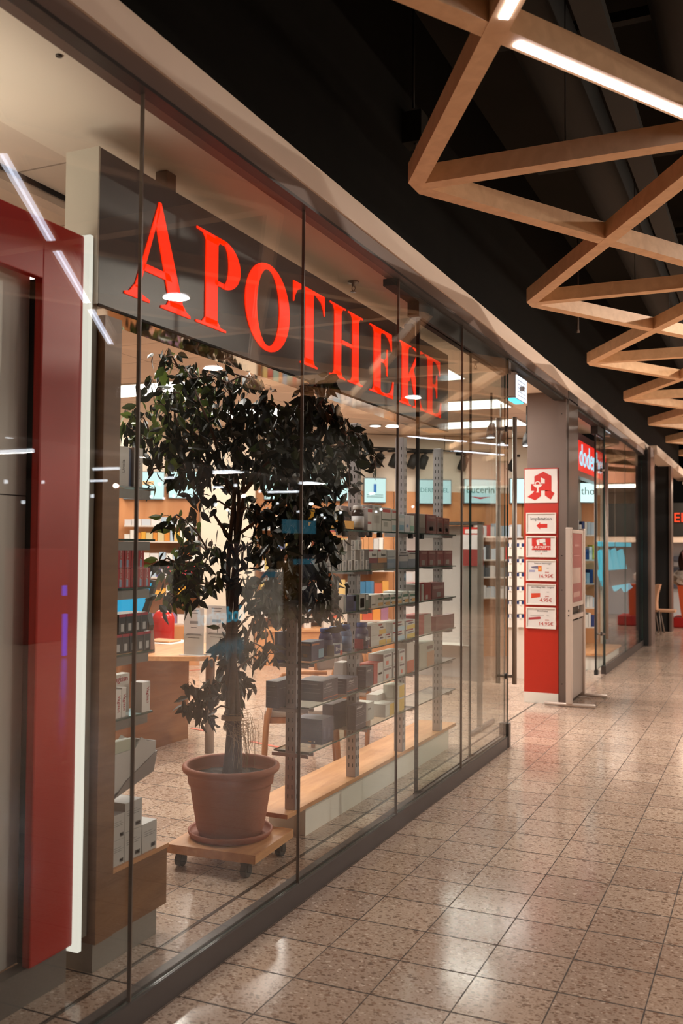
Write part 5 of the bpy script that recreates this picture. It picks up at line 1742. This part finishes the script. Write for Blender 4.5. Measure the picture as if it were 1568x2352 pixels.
# dark frame pillars
MB().box(-2.0, -1.845, 16.15, 16.75, 0, 3.2, pbr('near_black', srgb(20, 19, 18), .6)).build('wall_pillar_2', kind='structure')
MB().box(-1.845, -1.80, 16.2, 16.75, 0, 3.25, M_POST).build('trim_20', kind='structure')
MB().box(-2.4, -2.05, 16.2, 19.4, 3.19, 3.3, M_SOFF).build('ceiling_soffit_2', kind='structure')
MB().box(-2.55, -1.80, 19.2, 19.5, 0, 3.17, pbr('near_black', srgb(20, 19, 18), .6)).build('wall_end', kind='structure')
MB().box(-1.80, -1.755, 19.15, 19.5, 0, 3.17, M_POST).build('trim_21', kind='structure')
MB().box(-2.0, -1.755, 16.7, 23.5, 3.17, 3.32, M_FASC).build('trim_22', kind='structure')
MB().box(-2.6, -2.5, 16.1, 19.4, 0, 3.2, M_VOID).build('wall_recess', kind='structure')
t = empty('side_chair', (-2.05, 18.4, 0), 'pale wooden chair with curved tall back before the black wall', 'chair')
b = MB()
vs = []
pts = [at(1509, 1343, 1, 18.4), at(1503, 1365, 1, 18.4), at(1501, 1385, 1, 18.4), at(1502, 1403, 1, 18.4)]
for i, p in enumerate(pts):
    w = .085
    vs += [(p.x - .0 - w / 2, 18.4, p.z), (p.x + w / 2, 18.4, p.z), (p.x + w / 2, 18.75, p.z), (p.x - w / 2, 18.75, p.z)]
fs = [(0, 1, 2, 3), (15, 14, 13, 12)]
for i in range(3):
    for k in range(4):
        fs.append((i * 4 + k, (i + 1) * 4 + k, (i + 1) * 4 + (k + 1) % 4, i * 4 + (k + 1) % 4))
b.add(vs, fs, cm((214, 166, 132)))
b.build('backrest', t)
for (ax, bx) in (((1501, 1403), (1505, 1446)), ((1513, 1403), (1518, 1446))):
    p, q = at(*ax, 1, 18.4), at(*bx, 1, 18.4)
    MB().tube([p, (q.x, 18.4, 0)], .012, M_ALU, 8).build('leg', t)
    MB().tube([p + Vector((-.02, .35, 0)), (q.x + .02, 18.8, 0)], .012, M_ALU, 8).build('leg', t)
MB().bbox(pts[3].x - .05, pts[3].x + .36, 18.4, 18.78, pts[3].z - .02, pts[3].z + .02, cm((204, 156, 122))).build('seat', t)

# far cross front with red letters
YF = 22.5
MB().box(-1.75, 3.0, YF + 2.2, YF + 2.3, 0, 3.3, cm((196, 172, 150), .7)).build('wall_far', kind='structure')
MB().box(-1.75, 3.0, YF, YF + .2, 3.0, 4.75, cm((206, 150, 120), .7)).build('wall_far_top', kind='structure')
MB().box(-1.78, 3.0, YF - .5, YF + 2.3, 3.0, 3.05, M_SOFF).build('ceiling_far', kind='structure')
t = empty('name_sign', (-1.0, YF, 2.2), 'far black sign band with orange red letters EL', 'sign')
a, c = at(1545, 1155, 1, YF), at(1568, 1232, 1, YF)
MB().box(a.x - .1, 2.5, YF, YF + .15, c.z, a.z, M_BLACK).build('band', t)
m = MB()
g0, g1 = at(1547, 1192, 1, YF), at(1547, 1210, 1, YF)
text_mesh(m, 'EL', .30, emit('far_letters', (1, .05, .005, 1), 1.2), (g0.x - .01, YF - .005, g0.z + .02), (1, 0, 0), (0, 0, 1), 'LEFT', .01)
m.build('lettering', t)
MB().box(a.x - .1, 2.5, YF + .02, YF + .14, at(1550, 1246, 1, YF).z, c.z, M_FASC).build('beam_far', kind='structure')
for r_ in range(6):
    t = None
    for q in range(3):
        x = at(1546, 1300, 1, YF + 1.0).x + q * .16
        MB().bbox(x, x + .13, YF + 1.0, YF + 1.1, 1.15 + r_ * .13 - .5, 1.15 + r_ * .13 - .40, cm([(90, 96, 110), (200, 204, 210), (120, 130, 150)][(q + r_) % 3]), .01).build('phone_pack', None,
            'grey pack on the far rack, %s row from below, %s from left' % (ORD[r_], ORD[q]), 'box', 'grey packs on the far rack', org=(x, YF + 1, 1))
MB().box(at(1546, 1300, 1, YF + 1.0).x - .05, 1.0, YF + 1.1, YF + 1.2, 0, 2.0, cm((206, 206, 210))).build('display_rack', None, 'pale far rack behind grey packs under the red letters', 'rack', org=(0, YF + 1, 0))
YM = 20.2
p = at(1562, 1446, 1, YM)
t = empty('red_podium', (p.x, YM, 0), 'low red podium at the right edge far down the corridor', 'podium')
MB().bbox(at(1545, 1440, 1, YM).x, at(1545, 1440, 1, YM).x + .9, YM, YM + .7, 0, at(1550, 1418, 1, YM).z, cm((176, 30, 26), .4), .03).build('base', t)
t = empty('draped_stand', (p.x + .1, YM + .2, .3), 'orange draped stand with pale top and brown pink coat on the red podium', 'display')  # generic draped stand, made up for an unidentified cluster
zz = at(1550, 1418, 1, YM).z
b = MB()
x0 = at(1554, 1400, 1, YM).x
b.prism([(x0 + .08, zz), (x0 + .6, zz), (x0 + .62, at(1550, 1345, 1, YM).z), (x0 - .0, at(1550, 1345, 1, YM).z)], cm((206, 84, 36), .7), YM + .1, YM + .5, axis=1)
b.build('drape', t)
b = MB()
zt1 = at(1550, 1345, 1, YM).z
bm = bmesh.new()
bmesh.ops.create_icosphere(bm, subdivisions=3, radius=1)
for v in bm.verts:
    v.co *= 1 + random.uniform(-.08, .08)
b.frombm(bm, cm((206, 190, 176), .9), mtx=Matrix.Translation((x0 + .2, YM + .3, zt1 + .14)) @ Matrix.Diagonal((.32, .24, .2, 1)))
b.build('pale_bundle', t)
b = MB()
bm = bmesh.new()
bmesh.ops.create_icosphere(bm, subdivisions=3, radius=1)
b.frombm(bm, cm((86, 56, 46), .8), True, mtx=Matrix.Translation((x0 + .22, YM + .3, zt1 + .48)) @ Matrix.Diagonal((.22, .2, .30, 1)))
b.build('coat', t)
MB().tube([(x0 + .12, YM + .1, zt1 + .68), (x0 + .16, YM + .07, zt1 + .45), (x0 + .26, YM + .09, zt1 + .25)], .035, cm((226, 150, 150), .8), 10).build('pink_scarf', t)

# ================================================================== timber lattice over the corridor
LZ, LH, LWD = 3.30, .092, .04
XA, XB = -1.55, 1.33
SL = 1.185 / .72
t = empty('timber_lattice', (.6, 10, LZ), 'suspended zigzag lattice of oak beams over the corridor', 'lattice')
HY = LWD * math.sqrt(1 + SL * SL)


def diag(yA, sgn, x0=XA, x1=XB):
    yB = yA + sgn * SL * (x1 - x0)
    m = MB()
    m.prism([(x0, yA - HY), (x1, yB - HY), (x1, yB + HY), (x0, yA + HY)], M_OAKB, LZ - (.0012 if sgn < 0 else 0), LZ + LH + (.0012 if sgn < 0 else 0), axis=2)
    m.build('beam', t)


for k in range(-3, 7):
    yv = 4.225 + 2.37 * k
    diag(yv, 1)
for k in range(-1, 10):
    yv = 4.225 + 2.37 * k
    diag(yv, -1)
for k in range(-2, 7):
    yv = 4.225 + 2.37 * k
    MB().box(XA, XB, yv - LWD, yv + LWD, LZ + .001, LZ + LH - .001, M_OAKB).build('cross_beam', t)
    for x in (-.83, 1.33):
        MB().tube([(x, yv, LZ + LH), (x, yv, 4.75)], .004, M_BLACK, 6).build('hanger', t)


def strip(p, q):
    p, q = Vector((*p, LZ - .001)), Vector((*q, LZ - .001))
    d = (q - p).normalized()
    p, q = p + d * .10, q - d * .10
    n_ = Vector((-d.y, d.x, 0))
    m = MB()
    w = .016
    m.add([p + n_ * w, p - n_ * w, q - n_ * w, q + n_ * w, p + n_ * w - Vector((0, 0, .006)), p - n_ * w - Vector((0, 0, .006)), q - n_ * w - Vector((0, 0, .006)), q + n_ * w - Vector((0, 0, .006))],
          [(0, 1, 2, 3), (7, 6, 5, 4), (0, 4, 5, 1), (1, 5, 6, 2), (2, 6, 7, 3), (3, 7, 4, 0)], M_LEDM)
    m.build('light_strip', t)


def node(i, j):      # i half-cells in x from -1.55, j half-cells in y from the first crossing
    return (XA + .72 * i, 3.04 + 1.185 * j)


for a, c in (((2, -1), (1, 0)), ((1, 0), (2, 1)), ((2, 1), (3, 2)), ((3, 2), (4, 3)), ((4, 9), (3, 10)), ((3, 10), (2, 11)), ((3, 12), (4, 11)), ((2, -1), (3, -2))):
    strip(node(*a), node(*c))

# ducts and trays in the dark ceiling
for k, (x, z, r) in enumerate([(-1.05, 4.2, .16), (-.35, 4.35, .2), (.9, 4.3, .18)]):
    MB().tube([(x, -2, z), (x, 10, z), (x, 22.3, z)], r, pbr('duct_black', srgb(34, 32, 27), .75, var=.2), 16).build('air_duct', None, 'black round air duct above the lattice, %s from the shopfront' % ORD[k], 'duct', 'black ceiling ducts', org=(x, 0, z))
m = MB()
m.box(-.80, -.67, -1, 22, 4.0, 4.06, pbr('duct_black', srgb(34, 32, 27), .75))
for q in range(14):
    m.box(-1.7, 1.5, 1.5 + q * 2.0, 1.56 + q * 2.0, 4.60, 4.66, pbr('duct_black', srgb(34, 32, 27), .75))
m.build('cable_tray', None, 'dark cable tray and rails above the timber lattice', 'cable tray')
p = at(960, 325, 2, 3.9)
t = empty('ceiling_camera', p, 'small dark ceiling device with pale curved bracket left of the lattice corner', 'camera')
MB().bbox(p.x - .10, p.x + .04, p.y - .06, p.y + .06, p.z - .02, p.z + .16, M_VOID).build('body', t)
MB().tube([p + Vector((0, -.02, .02)), p + Vector((0, -.02, -.05)), p + Vector((.06, -.02, -.08))], .011, cm((206, 196, 188)), 8).build('bracket', t)
MB().tube([p + Vector((-.03, 0, .2)), (p.x - .03, p.y, 4.75)], .008, M_BLACK, 6).build('drop_rod', t)
p = at(1085 / 2 + 784, 1500 / 2, 2, 3.8)
MB().lathe([(.02, -.06), (.012, -.03), (.012, 0), (.008, .95)], p, M_ALU, 10).build('sprinkler', None, 'tiny sprinkler head hanging between lattice tips', 'sprinkler', org=tuple(p))

# ================================================================== opposite side of the corridor (seen in the glass)
OX = 5.2
m = MB()
m.box(OX, OX + .2, -3, 32, 3.0, 4.75, M_VOID)
for y0, y1 in ((-3, 1.5), (7.0, 8.2), (13.5, 14.4), (20.5, 21.6), (27, 32)):
    m.box(OX, OX + .2, y0, y1, 0, 3.0, cm((70, 62, 56), .6))
m.build('wall_opposite', kind='structure')
MB().box(12.8, 13, -3, 32, 0, 3.3, cm((90, 74, 62), .7)).build('wall_opposite_rear', kind='structure')
MB().box(OX + .2, 13, -3, 32, 3.2, 3.3, cm((60, 54, 50), .8)).build('ceiling_opposite', kind='structure')
k = 0
for (x, y, L) in [(6.15, 10.75, .68), (6.25, 14.06, .55), (8.9, 16.1, .65), (11.5, 19.1, .5), (9.0, 18.8, .6), (9.3, 24.8, 1.0), (6.9, 17.6, .9), (6.6, 21.4, .9), (8.0, 12.5, .8), (10.3, 22.3, .9), (7.6, 26.5, 1.0)]:
    MB().box(x - L / 2, x + L / 2, y - .035, y + .035, 3.15, 3.2, M_BULB).build('tube_light', None, 'slim ceiling tube light of the opposite shop, mirrored in the shopfront glass', 'tube light', 'tube lights of the opposite shop', org=(x, y, 3.2))
for x, y in ((6.9, 17.6), (8.0, 12.5), (6.6, 21.4)):
    area('opposite_shop_light', (x, y, 3.14), .8, .06, 12, SHOPW)


def mirror(px, py, X):
    q = at(px, py, 0, 2 * GX - X)
    return Vector((X, q.y, q.z))


for k, (px0, py0, px1, py1) in enumerate([(150, 1345, 148, 1368), (151, 1410, 149, 1506)]):
    a, c = mirror(px0, py0, OX - .02), mirror(px1, py1, OX - .02)
    MB().box(OX - .03, OX - .005, a.y - .035, a.y + .035, min(a.z, c.z), max(a.z, c.z), M_BLUE).build('neon_strip', None, 'upright blue neon strip mirrored over the red frame, %s one' % ['upper', 'lower'][k], 'neon strip', 'blue neon strips', org=tuple(a))
a = mirror(510, 1415, OX - .02)
m = MB()
text_mesh(m, 'dodenhof', .42, M_CYAN, a, (0, -1, 0), (0, 0, 1), ext=.01)
m.build('neon_lettering', None, 'bright cyan lettering of the opposite shop mirrored near the leaflets', 'neon sign', org=tuple(a))
for k, (px, py, w, h) in enumerate([(690, 1210, .8, .3), (700, 1290, .5, .12), (620, 1320, .3, .12), (940, 1325, .3, .2), (1060, 1345, .3, .15)]):
    a = mirror(px, py, OX + .6)
    MB().box(OX + .6, OX + .63, a.y - w, a.y + w, a.z - h / 2, a.z + h / 2, emit('cyan_dim', (.03, .42, .6, 1), .6)).build('lit_screen', None, 'cyan screen of the opposite shop mirrored faintly in the glass', 'screen', 'cyan screens of the opposite shop', org=tuple(a))
for k in range(40):
    y = random.uniform(6, 30)
    x = random.uniform(OX + .5, 11)
    z = random.uniform(2.3, 2.9)
    y = 6 + .6 * k
    MB().lathe([(.03, -.03), (.03, .03)], (x, y, z), M_BULB, 8).build('spot_lamp', None, 'small round lamp of the opposite shop mirrored in the glass', 'lamp', 'small lamps of the opposite shop', org=(x, y, z))
for k in range(14):
    y = 7.5 + 1.5 * k
    x = OX + .8 + (k * 37 % 5) * .8
    w = random.uniform(.3, .65)
    MB().bbox(x, x + .4, y - w, y + w, 0, random.uniform(.9, 1.7), cm(random.choice([(150, 60, 50), (190, 180, 170), (120, 90, 70), (200, 150, 90), (70, 70, 80), (206, 206, 200)])), .02).build('merchandise_stand', None,
        'goods stand of the opposite shop, %s from the near end' % ORD[k], 'stand', 'goods stands of the opposite shop', org=(x, y, 0))

for o in bpy.data.objects:
    if '_o' in o:
        del o['_o']
